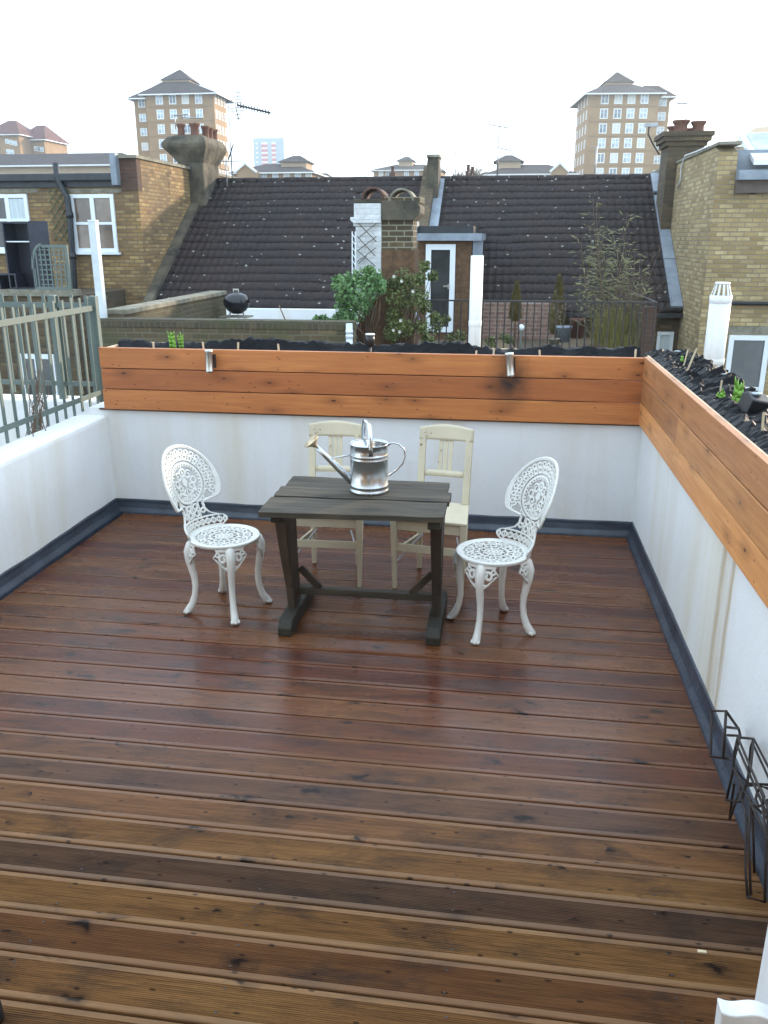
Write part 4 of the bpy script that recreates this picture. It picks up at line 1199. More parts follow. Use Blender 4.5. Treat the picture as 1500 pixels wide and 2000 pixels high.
m.build('lattice', plain('faded_green_paint', (.17,.20,.115), .8, .4, 10), lt)
# ---- left neighbour's back addition: brick block with terrace
YB = 15.3
h4 = thing('back_addition', 'lower brick back addition at the left carrying a small terrace', 'building', (-10, YB, GZ))
c0 = W(140, 566, YB); 
m = MB(); m.box((-16, YB, GZ), (c0.x, YLF-.01, c0.z-.12)); m.build('wall', M['stock_dark'], h4)
m = MB(); m.box((-16, YB-.05, c0.z-.119), (c0.x+.04, YB+.28, c0.z)); m.build('coping', M['stonecap'], h4)
wq(h4, 46, 692, 112, 790, YB, fr=.09, mull=(.5,), glass='glass')
# cabinet
a = W(22, 568, YB+.12); c = W(62, 433, YB+.12)
M['navy'] = plain('blackish_navy_paint', (.020,.022,.038), .5, .3, 4, .1)
cb = thing('cupboard', 'tall black open-fronted cupboard on the neighbour\'s terrace, by the cropped window', 'cupboard', (a.x, YB+.12, c0.z))
m = MB(); x0, x1, z0, z1 = a.x+.05, c.x, c0.z+.001, c.z; y0, y1 = YB+.0, YB+.42
m.box((x0, y0, z0), (x0+.03, y1, z1)); m.box((x1-.03, y0, z0), (x1, y1, z1)); m.box((x0+.03, y0, z1-.03), (x1-.03, y1, z1)); m.box((x0+.03, y1-.02, z0), (x1-.03, y1-.001, z1-.031)); m.box((x0+.03, y0, z0), (x1-.03, y1-.021, z0+.03))
m.build('carcass', M['navy'], cb)
m = MB(); m.box((x0+.031, y0+.03, z1-.36), (x1-.031, y1-.03, z1-.34)); m.build('shelf', M['whitepaint'], cb)
m = MB(); m.beam((x1+.005, y0-.01, (z0+z1)/2+.02), (x1+.34, y0+.06, (z0+z1)/2+.02), .025, z1-z0-.02); m.build('door', M['navy'], cb)
a = W(4, 569, YB+.05); c = W(34, 534, YB+.05)
t = thing('crate', 'small black open box beside the tall cupboard', 'box', (a.x, YB, c0.z))
m = MB(); x0, x1, z0, z1 = a.x, c.x, c0.z+.001, c.z; y0, y1 = YB-.02, YB+.3
m.box((x0, y0, z0), (x0+.03, y1, z1)); m.box((x1-.03, y0, z0), (x1, y1, z1)); m.box((x0+.03, y0, z1-.03), (x1-.03, y1, z1)); m.box((x0+.03, y1-.02, z0), (x1-.03, y1-.001, z1-.031))
m.build('carcass', M['navy'], t)
# grey-green trellis panel with a scooped corner
t = thing('trellis', 'grey-green framed trellis panel with a scooped corner on the neighbour\'s terrace', 'trellis', tuple(W(100, 566, YB-.0)))
tr0 = W(70, 565, YB-.0); tr1 = W(131, 478, YB-.0)
m = MB(); x0, x1, z0, z1 = tr0.x, tr1.x, c0.z+.002, tr1.z; wx = x1-x0; y = YB-.0
def scoop(x):  # height of the panel top at x
    u = (x-x0)/wx
    if u > .30: return z1
    return z1 - .55*(z1-z0)*(1 - sqrt(max(0, 1-(1-u/.30)**2)))*1.0
m.box((x1-.05, y-.02, z0), (x1, y+.02, z1)); m.box((x0, y-.02, z0), (x0+.05, y+.02, scoop(x0)+.02)); m.box((x0+.05, y-.02, z0), (x1-.05, y+.02, z0+.05)); m.box((x0+wx*.3, y-.02, z1-.05), (x1-.05, y+.02, z1))
pts = [(x0+wx*.30*i/10, y, scoop(x0+wx*.30*i/10)) for i in range(11)]
for i in range(10): m.beam(pts[i], pts[i+1], .04, .05)
m.build('frame', M['fence'], t)
m = MB()
for i in range(1, 8):
    x = x0+wx*i/8; m.box((x-.012, y-.012, z0+.05), (x+.012, y-.002, scoop(x)-.02))
for j in range(1, 9):
    z = z0+(z1-z0)*j/9; xs = x0+.05
    for i in range(40):
        if scoop(xs) < z+.02: xs += wx*.01
    m.box((xs, y+.0, z-.012), (x1-.05, y+.010, z+.012))
m.build('lattice', M['fence'], t)

# ---- right house
h5 = thing('terraced_house', 'pale brick house at the right edge with a lead dormer and white window', 'house', (7, YRF, GZ))
zr = W(1440, 350, YRF).z; zc = W(1395, 283, YRF).z
m = MB(); m.box((XPR+.30, YRF, GZ), (14, YRF+8, zr)); m.build('wall', M['stock_light'], h5)
m = MB(); m.prism([(YRF-.001, GZ), (YRF-.001, zc-.12), (YRF+.35, zc), (YRF+8, zc), (YRF+8, GZ)], 'x', XPR, XPR+.299); m.build('flank_wall', M['stock_light'], h5)
m = MB(); m.box((XPR-.03, YRF-.04, zc+.001), (XPR+.33, YRF+8, zc+.05)); m.build('coping', M['stonecap'], h5)
m = MB(); m.box((XPR+.30, YRF-.22, zr-.02), (14, YRF-.002, zr+.13)); m.build('gutter', M['lead'], h5)
m = MB(); m.box((XPR+.301, YRF-.10, zr-.22), (14, YRF-.003, zr-.021)); m.build('fascia', plain('brown_fascia', (.12,.09,.075), .7), h5)
a = W(1425, 334, YRF+.3); c = W(1500, 292, YRF+.3)
m = MB(); m.prism([(a.x, zr+.02), (a.x+.02, c.z), (14, c.z), (14, zr+.02)], 'y', YRF+.3, YRF+3); m.build('dormer', M['lead'], h5)
a = W(1458, 322, YRF+.25); c = W(1475, 300, YRF+.9)
m = MB(); m.prism([(YRF+.0, zr+.22), (YRF+.0, zr+.30), (YRF+1.3, c.z+.38), (YRF+1.3, c.z+.30)], 'x', a.x+.05, a.x+1.6)
sk = m.build('skylight', M['whitepaint'], h5)
m = MB(); m.add([(a.x+.16, YRF+.12, zr+.345), (a.x+1.5, YRF+.12, zr+.345), (a.x+1.5, YRF+1.2, c.z+.365), (a.x+.16, YRF+1.2, c.z+.365)], [(0,1,2,3)]); m.build('pane', M['glass_sky'], sk)
m = MB(); v = W(1470, 369, YRF-.02); m.add([], []); 
m.lathe([(0, 0), (.075, 0), (.085, .02), (.085, .06), (0, .06)], n=20)
vo_ = m.build('vent', M['blackpaint'], h5, world=False); vo_.location = v - Vector((7, YRF, GZ)); vo_.rotation_euler = (pi/2, 0, 0)
wq(h5, 1413, 655, 1492, 830, YRF, fr=.085, trans=(.42,), glass='glass')
m = MB(); p = W(1405, 592, YRF-.06); m.tube([(p.x, YRF-.06, p.z), (14, YRF-.06, p.z-.02)], .035, 8); m.build('pipe', M['blackpaint'], h5)
m = MB(); a = W(1413, 652, YRF); c = W(1500, 640, YRF); m.box((a.x-.02, YRF-.012, a.z), (a.x+1.3, YRF+.02, c.z+.03)); m.build('lintel', M['stonecap'], h5)

# ------------------------------------------------------------------ chimneys near the ridge (each stands on its own stack)
def pot(parent, x, y, z, r, h, mat='terracotta'):
    m = MB(); m.lathe([(r*.95, 0), (r*.82, h*.12), (r*.78, h*.7), (r*.95, h*.82), (r*1.05, h*.9), (r*1.05, h), (r*.8, h), (r*.75, h*.6), (0, h*.6)], c=(x, y, z), n=16)
    return m.build('chimney_pot', M[mat], parent)
YC1 = 20.6
a = W(346, 300, YC1); b_ = W(395, 300, YC1); xl, xr = a.x, b_.x
yb_ = WX(428, 330, xr).y
ck = thing('chimney_stack', 'cement-coated chimney stack with six clay pots at the left end of the tiled roof', 'chimney', (xl, YC1, GZ))
m = MB()
zA, zB, zC = W(370, 318, YC1).z, W(370, 288, YC1).z, W(370, 268, YC1).z
lev = [(0, 2.0), (.0, zA), (.10, zA+.15), (.22, zB), (.24, zB+.08), (.14, zC), (0, zC+.05)]
vs = []
for e_, z in lev:
    for (sx, sy) in ((0,0),(.5,0),(1,0),(1,.25),(1,.5),(1,.75),(1,1),(.5,1),(0,1),(0,.5)):
        x = xl + (xr-xl)*sx; y = YC1 + (yb_-YC1)*sy
        q = .02*noise.noise(Vector((x*4, y*4, z*4)))
        ex = e_*(2*sx-1)*(1.35 if sx == 0 else .7); ey = e_*.8*(2*sy-1)
        vs.append((x+ex+q, y+ey+q, z))
nn_ = 10; fs = [(i*nn_+j, i*nn_+(j+1) % nn_, (i+1)*nn_+(j+1) % nn_, (i+1)*nn_+j) for i in range(len(lev)-1) for j in range(nn_)] + [tuple(range((len(lev)-1)*nn_, len(lev)*nn_))]
m.add(vs, fs); m.build('stack', M['cement'], ck, bevel=.03)
xm = (xl+xr)/2; dY = (yb_-YC1)
for (fx, fy, r, h) in ((.15, .10, .10, .30), (.60, .25, .085, .22), (.72, .06, .125, .30), (.95, .35, .10, .28), (.93, .62, .10, .28), (.93, .90, .10, .28)):
    pot(ck, xl+(xr-xl)*fx, YC1+dY*fy, zC+.0, r, h)
YC2 = 19.6
a = W(1304, 300, YC2); b_ = W(1384, 300, YC2)
ck2 = thing('chimney_stack', 'sooty brick chimney stack with squat clay pots at the right end of the tiled roof', 'chimney', (a.x, YC2, GZ))
zT = W(1340, 268, YC2).z; zb2 = W(1340, 285, YC2).z; d2 = WX(1287, 340, a.x).y
m = MB(); m.box((a.x, YC2, 1.8), (b_.x-.1, d2, zb2)); m.build('stack', M['stock_dark'], ck2)
m = MB()
for i, e_ in enumerate((.05, .11, .15)):
    m.box((a.x-e_, YC2-e_, zb2+.001+i*.09), (b_.x-.1+e_, d2+e_, zb2+(i+1)*.09))
m.box((a.x-.06, YC2-.06, zb2+.271), (b_.x-.16, d2+.06, zT+.05)); m.build('corbelled_cap', M['stock_dark'], ck2)
for (px, py, r, h) in ((1316, .75, .14, .24), (1329, .22, .17, .30), (1363, .25, .15, .28), (1350, .8, .12, .20)):
    pot(ck2, W(px, 255, YC2+(d2-YC2)*py).x, YC2+(d2-YC2)*py, zT+.04, r, h)
m = MB(); L_ = [W(x, y, YRF-.03) for x, y in ((1388, 284), (1358, 298), (1338, 303), (1331, 320), (1327, 350), (1320, 366))]
L_ = [WX(x, y, XPR-.03) for x, y in ((1386, 285), (1358, 297), (1338, 304), (1331, 325), (1329, 352), (1322, 368))]
m.tube(L_, .014, 6); tag(m.build('cable', M['pvc']), 'pale cable running over the right party wall and down beside the chimney', 'cable')

# ------------------------------------------------------------------ middle chimney pair (whitewashed + brick) on the back addition
YM = 12.6
def X_(px, py=500): return W(px, py, YM).x
def Z_(py): return W(760, py, YM).z
ck3 = thing('chimney_stack', 'double chimney stack in the middle, left half whitewashed, right half bare brick with roughcast foot', 'chimney', (X_(745), YM, GZ))
xa, xb, xc = X_(695), X_(745), X_(806)
dM = .55
m = MB(); m.box((xa, YM, Z_(590)), (xb-.002, YM+dM, Z_(442))); m.box((xa-.03, YM-.02, Z_(442)+.001), (xb-.002, YM+dM, Z_(436)))
m.prism([(xa-.02, Z_(436)+.001), (xb-.002, Z_(436)+.001), (xb-.002, Z_(424)), (xa-.065, Z_(424)), (xa-.07, Z_(430))], 'y', YM-.05, YM+dM)
m.box((xa-.02, YM-.015, Z_(424)+.001), (xb-.002, YM+dM, Z_(397))); m.build('white_stack', M['whitebrick'], ck3, bevel=.006)
m = MB(); m.box((xb, YM+.02, Z_(488)), (xc, YM+dM, Z_(418))); 
for i, e_ in enumerate((.03, .07, .10)): m.box((xb, YM+.02-e_*.3, Z_(418)+.001+i*.075), (xc+e_, YM+dM+e_, Z_(418)+(i+1)*.075))
m.build('brick_stack', M['stack'], ck3)
m = MB(); m.prism([(xb+.001, Z_(431)), (xc+.005, Z_(431)), (xc+.10, Z_(417)), (xc+.105, Z_(405)), (xc+.05, Z_(392)), (xb+.001, Z_(392))], 'y', YM-.035, YM+dM+.12); m.box((xa-.02, YM-.01, Z_(397)+.001), (xb, YM+dM, Z_(388))); m.build('cement_cap', M['cement'], ck3, bevel=.015)
m = MB(); m.box((xb, YM-.01, Z_(760)), (xc+.03, YM+dM+.02, Z_(488)-.002)); m.build('roughcast_shaft', M['roughcast'], ck3)
m = MB(); m.prism([(X_(702), GZ), (X_(702), Z_(640)), (X_(724), Z_(590)), (X_(752), Z_(565)), (X_(752), GZ)], 'y', YM-.35, YM-.012); m.build('roughcast_foot', M['roughcast'], ck3)
for (px, mt) in ((728, 'pot_dark'), (784, 'stonecap')):
    # half-round hood tile over each flue, open towards us
    m = MB(); cx = X_(px, 385); rr = .165 if px > 750 else .15; zb3 = Z_(389) if px < 750 else Z_(394)
    m.grid(lambda u, v: (cx + rr*cos(pi*(1-u)), YM-.02 + v*dM, zb3 + rr*1.0*sin(pi*u)), 18, 3); m.build('hood', M[mt], ck3, solid=.03)
# lattice on the white stack
t = thing('trellis', 'thin grey diamond lattice on the front of the whitewashed chimney', 'trellis', (X_(718), YM-.02, Z_(512)))
m = MB(); m.beam(W(700,436,YM-.07), W(735,472,YM-.07), .012, .016, (0,1,0))
for (p, q) in (((700,465),(735,436)),((698,490),(735,462)),((698,462),(733,500)),((697,512),(734,484)),((697,488),(733,520)),((700,515),(716,500))):
    m.beam(W(*p, YM-.055), W(*q, YM-.055), .010, .016, (0,1,0))
m.build('lattice', M['cement'], t)
t = thing('trellis', 'narrow white expanding trellis standing at the left edge of the whitewashed chimney', 'trellis', tuple(W(691, 560, YM-.1)))
m = MB()
for px in (688, 694): m.beam(W(px, 560, YM-.1), W(px, 452, YM-.1), .014, .014)
for k in range(8):
    y_ = 455+13*k; m.beam(W(687, y_, YM-.11), W(695, y_+12, YM-.11), .010, .010)
m.build('lattice', M['whitepaint'], t)
# white downpipe by the foot
t = thing('downpipe', 'short white downpipe at the end of the mossy wall, left of the roughcast chimney foot', 'pipe', tuple(W(682, 690, 10.6)))
m = MB(); p = W(682, 632, 10.6); m.tube([(p.x, 10.6, -3), (p.x, 10.6, p.z)], .042, 14); 
for zz_ in (648, 657): q = W(682, zz_, 10.6); m.tube([(p.x, 10.6, q.z-.02), (p.x, 10.6, q.z+.02)], .048, 14)
m.build('pipe', M['leadpole'], t)

# ------------------------------------------------------------------ dormer with glazed terrace door
YD = 16.6
dm = thing('roof_extension', 'small roughcast extension with a white glazed door and a lead-edged flat roof', 'building', (W(870,500,YD).x, YD, 0))
xa, xb = W(817, 500, YD).x, W(921, 500, YD).x; zt2 = W(870, 470, YD).z
m = MB(); m.box((xa, YD, -.6), (xb, YD+3.4, zt2)); m.build('wall', M['roughcast'], dm)
m = MB(); m.box((xa-.12, YD-.14, zt2+.001), (xb+.18, YD+3.2, zt2+.13)); m.build('lead_edge', M['lead'], dm)
m = MB(); m.box((xa+.0, YD-.02, zt2+.131), (xb+.02, YD+3.1, zt2+.26)); m.build('felt_roof', M['blackpaint'], dm)
m = MB(); m.box((xa-.12, YD-.16, zt2+.10), (xa-.02, YD+.3, zt2+.34)); m.build('lead_corner', M['lead'], dm)
m = MB(); p = W(936, 472, YD-.05); q = W(932, 500, YD+.0); m.box((xb+.02, YD-.02, q.z), (xb+.20, YD+.3, zt2-.001)); m.build('lead_cheek', M['lead'], dm)
dr = wq(dm, 831, 477, 888, 648, YD, fr=.10, glass='glass', name='door', sill=False)
m = MB(); p = W(866, 559, YD-.06); m.box((p.x, YD-.08, p.z-.015), (p.x+.09, YD-.05, p.z+.015)); m.box((p.x+.08, YD-.06, p.z-.05), (p.x+.10, YD-.03, p.z+.04)); m.build('handle', M['steel'], dr)

# ------------------------------------------------------------------ neighbours' terraces, low walls
YW = 10.7
lwA = thing('garden_wall', 'mossy old brick wall with a soldier-course top just beyond the far planter, left half', 'wall', (W(440,630,YW).x, YW, GZ))
a = W(188, 622, YW); c = W(690, 640, YW)
m = MB(); m.box((a.x, YW, GZ), (c.x, YW+.225, a.z-.112)); m.build('wall_body', M['mossbrick'], lwA)
M['soldier'] = brick('mossy_brick_on_edge', [(.085,.062,.035), (.05,.042,.028), (.12,.09,.05)], (.10,.09,.065), bw=.075, bh=.5, ms=.008, grime=.5, moss=.8)
m = MB(); m.box((a.x-.001, YW-.006, a.z-.111), (c.x, YW+.23, a.z)); m.build('brick_on_edge', M['soldier'], lwA, bevel=.01)
lwB = thing('garden_wall', 'mossy brick side wall running away to the kettle barbecue', 'wall', (W(240,608,YW).x, YW+1, GZ))
xs = W(243, 608, YW+.23).x; ye = WX(440, 573, xs).y; z1 = W(243, 606, YW+.23).z
m = MB(); m.box((xs-.25, YW+.231, GZ), (xs, ye, z1-.06)); m.build('wall_body', M['mossbrick'], lwB)
m = MB(); m.box((xs-.28, YW+.232, z1-.059), (xs+.03, ye+.03, z1+.01)); m.build('coping', M['stonecap'], lwB, bevel=.01)
ZF = .30
m = MB(); m.box((xs-.24, YW+.24, ZF-.2), (W(745,600,YM).x-.8, YE+.1, ZF)); tag(m.build('neighbour_terrace', M['decksub']), kind='structure')
# white kerb wall under the left roof
t = thing('parapet_wall', 'low white wall under the eaves of the left tiled roof', 'wall', (-5, 16.9, 0))
a = W(470, 603, 16.9); c = W(700, 605, 16.9)
m = MB(); m.box((a.x-.8, 16.9, ZF-.1), (c.x+.3, 17.1, a.z)); m.build('wall_body', M['render'], t)
# barbecue
YQ = 14.6; p = W(462, 590, YQ); r = .225
q = thing('kettle_barbecue', 'black kettle barbecue with domed lid on the neighbour\'s terrace', 'barbecue', (p.x, YQ, ZF))
M['enamel'] = plain('black_enamel', (.012,.013,.018), .16, .2, 4, 0)
m = MB(); m.lathe([(0, p.z-.20), (.08, p.z-.195), (.16, p.z-.14), (r*.97, p.z-.06), (r, p.z-.005)], c=(p.x, YQ, 0), n=32); m.build('bowl', M['enamel'], q)
m = MB(); m.lathe([(r+.006, p.z-.01), (r+.006, p.z+.02), (r*.93, p.z+.085), (r*.72, p.z+.13), (r*.4, p.z+.155), (0, p.z+.165)], c=(p.x, YQ, 0), n=32); m.build('lid', M['enamel'], q)
m = MB(); m.box((p.x-.05, YQ-.02, p.z+.20), (p.x+.05, YQ+.02, p.z+.225)); m.tube([(p.x-.045, YQ, p.z+.15), (p.x-.045, YQ, p.z+.2)], .008, 6); m.tube([(p.x+.045, YQ, p.z+.15), (p.x+.045, YQ, p.z+.2)], .008, 6); m.build('handle', M['steel'], q)
for k in range(3):
    aa = radians(100+120*k); m = MB(); m.tube([(p.x+cos(aa)*.12, YQ+sin(aa)*.12, p.z-.16), (p.x+cos(aa)*.27, YQ+sin(aa)*.27, ZF)], .012, 8); m.build('leg', M['steel'], q)
m = MB(); m.box((p.x-.27, YQ-.18, p.z-.255), (p.x+.24, YQ+.18, p.z-.235)); m.build('shelf', M['stonecap'], q)
# terracotta bowl and broom on that terrace
p = W(543, 632, 12.6); m = MB(); m.lathe([(0, p.z-.10), (.12, p.z-.10), (.19, p.z+.03), (.205, p.z+.04), (.19, p.z+.045), (.17, p.z), (0, p.z-.02)], c=(p.x, 12.6, 0), n=24)
tag(m.build('plant_bowl', M['terracotta']), 'shallow terracotta bowl just showing over the mossy wall', 'plant pot')
m = MB(); m.tube([W(562, 636, 12.8), W(545, 597, 13.0)], .011, 6); tag(m.build('broom_handle', M['twig']), 'thin brown pole leaning on the white kerb wall', 'pole')
# white post on the wall
p = W(200, 618, 10.8); tt = W(183, 432, 10.8)
t = thing('post', 'tall white painted post in front of the left brick house', 'post', (p.x, 10.8, p.z))
m = MB(); m.box((p.x-.048, 10.76, p.z-.08), (p.x+.048, 10.85, tt.z)); m.build('shaft', M['leadpole'], t)
m = MB(); m.box((p.x-.052, 10.755, tt.z+.001), (p.x+.052, 10.855, tt.z+.015)); m.build('cap', M['whitepaint'], t)

# ---- right-hand terrace with iron railing
YR_ = 13.4
t = thing('roof_terrace', 'brick-built roof terrace behind the iron railing', 'building', (0, YR_, GZ))
a = W(752, 660, YR_); c = W(1276, 600, YR_); ZF2 = .05
m = MB(); m.box((a.x, YR_+.02, GZ), (c.x, YE+.1, ZF2)); m.build('wall', M['stock_dark'], t)
zr_ = W(1000, 588, YR_).z
rl = thing('iron_railing', 'thin dark iron railing round the planted terrace, with a flat top rail', 'railings', (0, YR_, ZF2))
x0, x1 = W(775, 590, YR_).x, W(1281, 590, YR_).x
m = MB(); m.beam((x0, YR_, zr_), (x1+.03, YR_, zr_), .05, .022); m.build('top_rail', M['railing'], rl)
m = MB(); m.beam((x0, YR_, ZF2+.12), (x1, YR_, ZF2+.12), .03, .012); m.build('bottom_rail', M['railing'], rl)
yb3 = WX(1226, 562, x1).y
m = MB(); m.beam((x1, YR_, zr_), (x1, yb3, zr_), .05, .022); m.build('top_rail', M['railing'], rl)
nb = 35
for i in range(nb+1):
    x = x0 + (x1-x0)*i/nb; m = MB(); m.tube([(x, YR_, ZF2), (x, YR_, zr_-.01)], .0095, 6, cap=False); m.build('bar', M['railing'], rl)
for i in range(1, 9):
    y = YR_ + (yb3-YR_)*i/9; m = MB(); m.tube([(x1, y, ZF2), (x1, y, zr_-.01)], .0095, 6, cap=False); m.build('bar', M['railing'], rl)
p = W(1268, 610, YR_+.2); m = MB(); m.box((p.x-.08, YR_+.12, ZF2), (p.x+.10, YR_+.32, zr_-.08)); tag(m.build('timber_post', M['redpier']), 'dark brick pier at the right corner of the iron railing', 'pier')
a = W(935, 590, 16.9); c = W(1085, 590, 16.9)
t = thing('garden_wall', 'low faded red brick wall behind the iron railing, under the right roof', 'wall', (a.x, 16.9, ZF2))
m = MB(); m.box((W(895,590,16.9).x, 16.9, ZF2), (c.x+.2, 17.1, W(1000, 592, 16.9).z)); m.build('wall_body', M['pinkbrick'], t)

# ------------------------------------------------------------------ plants
def leaves(mb, pts, n, size, droop=.3, asp=.5):
    """many small pointed leaves scattered about the given clump centres (centre, radius)"""
    for k in range(n):
        c, r = random.choice(pts)
        d = Vector((random.gauss(0,1), random.gauss(0,1), random.gauss(0,1))).normalized()*r*random.random()**.5
        p = Vector(c) + Vector((d.x, d.y*.8, d.z)); s = size*random.uniform(.6, 1.3)
        u = Vector((random.gauss(0,1), random.gauss(0,1), random.gauss(-droop,.7))).normalized(); v = u.orthogonal().normalized()
        v = (v*cos(k) + u.cross(v)*sin(k)); nn = u.cross(v)
        mb.add([p - u*s*.5, p + v*s*asp*.5 - u*s*.1 + nn*s*.06, p + u*s*.5, p - v*s*asp*.5 - u*s*.1 + nn*s*.06], [(0,1,2,3)], False)
def clumps(lst, Y, dy=.25): return [(W(x, y, Y+random.uniform(-dy, dy)), rp/FPX*Y) for x, y, rp in lst]
t = thing('creeper', 'glossy dark green climber spilling over the foot of the whitewashed chimney', 'plant', tuple(W(705, 640, 12.1)))
cl = clumps([(668,548,10),(680,560,16),(700,545,14),(722,540,16),(740,540,12),(690,580,20),(715,570,22),(735,560,16),(680,600,16),(705,600,20),(722,590,14),(670,620,10),(690,622,14),(655,630,8),(640,624,8),(628,622,6),(690,640,8),(748,548,10),(730,528,8),(752,560,8)], 12.0)
m = MB(); cl = [(c - Vector((.06, 0, .02)), r*1.45) for c, r in cl]; leaves(m, cl, 4200, .062, .5, .55); m.build('foliage', M['leafa'], t)
m = MB()
for k in range(22):
    c, r = random.choice(cl); m.tube([W(712, 690, 12.2), lerp(W(712, 690, 12.2), c, .5)+Vector((random.uniform(-.1,.1), 0, .05)), c], [.012, .009, .004], 5)
m.build('stem', M['twig'], t)
t = thing('rose_bush', 'straggly climbing rose with small white flowers right of the chimney foot', 'plant', tuple(W(790, 690, 12.3)))
cl = clumps([(765,560,14),(785,545,16),(800,560,18),(820,545,10),(830,520,8),(845,540,8),(775,590,18),(800,590,18),(820,580,14),(770,620,14),(790,640,14),(765,650,12),(830,600,10),(825,640,12),(850,620,8),(780,670,12),(835,665,10)], 12.2, .2)
m = MB(); cl = [(c, r*1.4) for c, r in cl]; leaves(m, cl, 4600, .050, .2, .5); m.build('foliage', M['leafb'], t)
m = MB()
for k in range(26):
    c, r = random.choice(cl); m.tube([W(785+random.uniform(-20,20), 700, 12.3), lerp(W(785, 690, 12.3), c, .5)+Vector((random.uniform(-.15,.15), 0, .05)), c+Vector((0,0,.1))], [.010, .007, .003], 5)
m.build('stem', M['twig'], t)
for (px, py) in ((770,540),(785,549),(807,569),(783,626),(769,645),(781,648),(742,555)):
    c = W(px, py, 11.9); m = MB()
    for k in range(7):
        a = k*pi*2/7; m.add([c, c+Vector((cos(a)*.020, -.02, sin(a)*.020)), c+Vector((cos(a+.7)*.026, -.012, sin(a+.7)*.026)), c+Vector((cos(a+1.2)*.017, -.03, sin(a+1.2)*.017))], [(0,1,2,3)], True)
    m.build('flower', M['petal'], t)
t = thing('ground_ivy', 'low leafy plants along the foot of the iron railing', 'plant', tuple(W(865, 660, 13.7)))
cl = clumps([(840,655,12),(855,640,10),(870,625,10),(880,660,14),(900,655,12),(960,668,12),(985,660,10),(995,665,10)], 13.8, .2)
m = MB(); leaves(m, cl, 520, .075, 0, .5); m.build('foliage', M['leafb'], t)
# bamboo
t = thing('bamboo', 'tall sparse bamboo against the right tiled roof, behind the railing corner', 'plant', tuple(W(1190, 690, 14.4)))
st = MB(); lf = MB()
tops = [(1158,384,6),(1165,410,5),(1150,440,6),(1180,440,6),(1135,470,6),(1225,418,5),(1215,450,6),(1196,455,8),(1205,480,8),(1240,490,6),(1170,480,8),(1142,520,6),(1250,520,6),(1185,500,8),(1225,520,6),(1160,540,8),(1200,540,6),(1255,560,5),(1130,560,4),(1190,560,8)]
for (x, y, dn) in tops:
    b0 = W(1190+random.uniform(-28, 34), 690, 14.4+random.uniform(-.3, .3)); tp_ = W(x, y, 14.4+random.uniform(-.3, .3)); pts = []
    for k in range(9):
        u = k/8; q = lerp(b0, tp_, u); q.x += .10*sin(u*pi)*(1 if x > 1190 else -1); pts.append(q)
    st.tube(pts, [.010*(1-.75*k/8) for k in range(9)], 5)
    for k in range(3, 9):
        for j in range(int(dn*1.6)):
            p = lerp(pts[k-1], pts[k], random.random()); L0 = random.uniform(.07, .17)
            dd_ = Vector((random.gauss(0,1), random.gauss(0,1), random.uniform(-.2, 1.1))).normalized(); q = p + dd_*random.uniform(.02, .12)
            v = dd_.orthogonal().normalized()*L0*.085
            lf.add([q, q+dd_*L0*.4+v, q+dd_*L0-Vector((0,0,.02)), q+dd_*L0*.4-v], [(0,1,2,3)], False)
            if j == 0: st.tube([p, q], .003, 3, cap=False)
st.build('stem', M['twig'], t); lf.build('foliage', M['leafc'], t)
# twiggy shrub and grasses
t = thing('twiggy_shrub', 'bare twiggy shrub leaning right from the bamboo', 'plant', tuple(W(1200, 690, 14.2)))
m = MB()
for k in range(70):
    x = random.gauss(1225, 30); y = random.uniform(520, 630)
    if k < 5: x, y = random.uniform(1270, 1290), random.uniform(480, 580)
    b0 = W(1205+random.uniform(-20,20), 690, 14.2+random.uniform(-.25,.25)); e_ = W(x, y, 14.2+random.uniform(-.4,.4)); pts = [b0]
    for u in (.25,.5,.75,1): q = lerp(b0, e_, u); q += Vector((random.gauss(0,.03), random.gauss(0,.03), random.gauss(0,.02))); pts.append(q)
    m.tube(pts, [.007,.005,.004,.003,.0015], 4, cap=False)
    for j in range(3):
        p = pts[random.randint(2,4)]; m.tube([p, p+Vector((random.gauss(0,.12), random.gauss(0,.1), random.uniform(0,.2)))], [.003,.001], 3, cap=False)
m.build('twigs', M['twig'], t)
def grass(name, lab, px, py, Y, n, L0, spread, mat, droop=.5):
    t = thing(name, lab, 'plant', tuple(W(px, py, Y))); m = MB()
    for k in range(n):
        b0 = W(px+random.gauss(0, spread*.35), py, Y+random.gauss(0, .06)); L1 = L0*random.uniform(.55, 1.1); a = random.uniform(0, 2*pi); out = random.random()*spread/FPX*Y
        pts = [b0 + Vector((cos(a)*out*u*u, sin(a)*out*u*u, L1*(u-droop*u*u*u*.5))) for u in (0,.25,.5,.75,1)]
        w_ = .006
        for i in range(4):
            w0, w1 = w_*(1-i/4.2), w_*(1-(i+1)/4.2)
            m.add([pts[i]-Vector((w0,0,0)), pts[i]+Vector((w0,0,0)), pts[i+1]+Vector((w1,0,0)), pts[i+1]-Vector((w1,0,0))], [(0,1,2,3)], True)
    m.build('blades', M[mat], t); return t
grass('ornamental_grass', 'yellow-green clump of ornamental grass at the foot of the bamboo', 1195, 694, 14.0, 420, 1.0, 42, 'grass')
grass('ornamental_grass', 'strawy low clump of grass left of the bamboo foot', 1155, 690, 13.7, 120, .34, 30, 'twig', 1.4)
grass('ornamental_grass', 'tall thin olive grass in front of the right end of the railing', 1225, 690, 14.1, 160, .95, 40, 'leafc', .7)
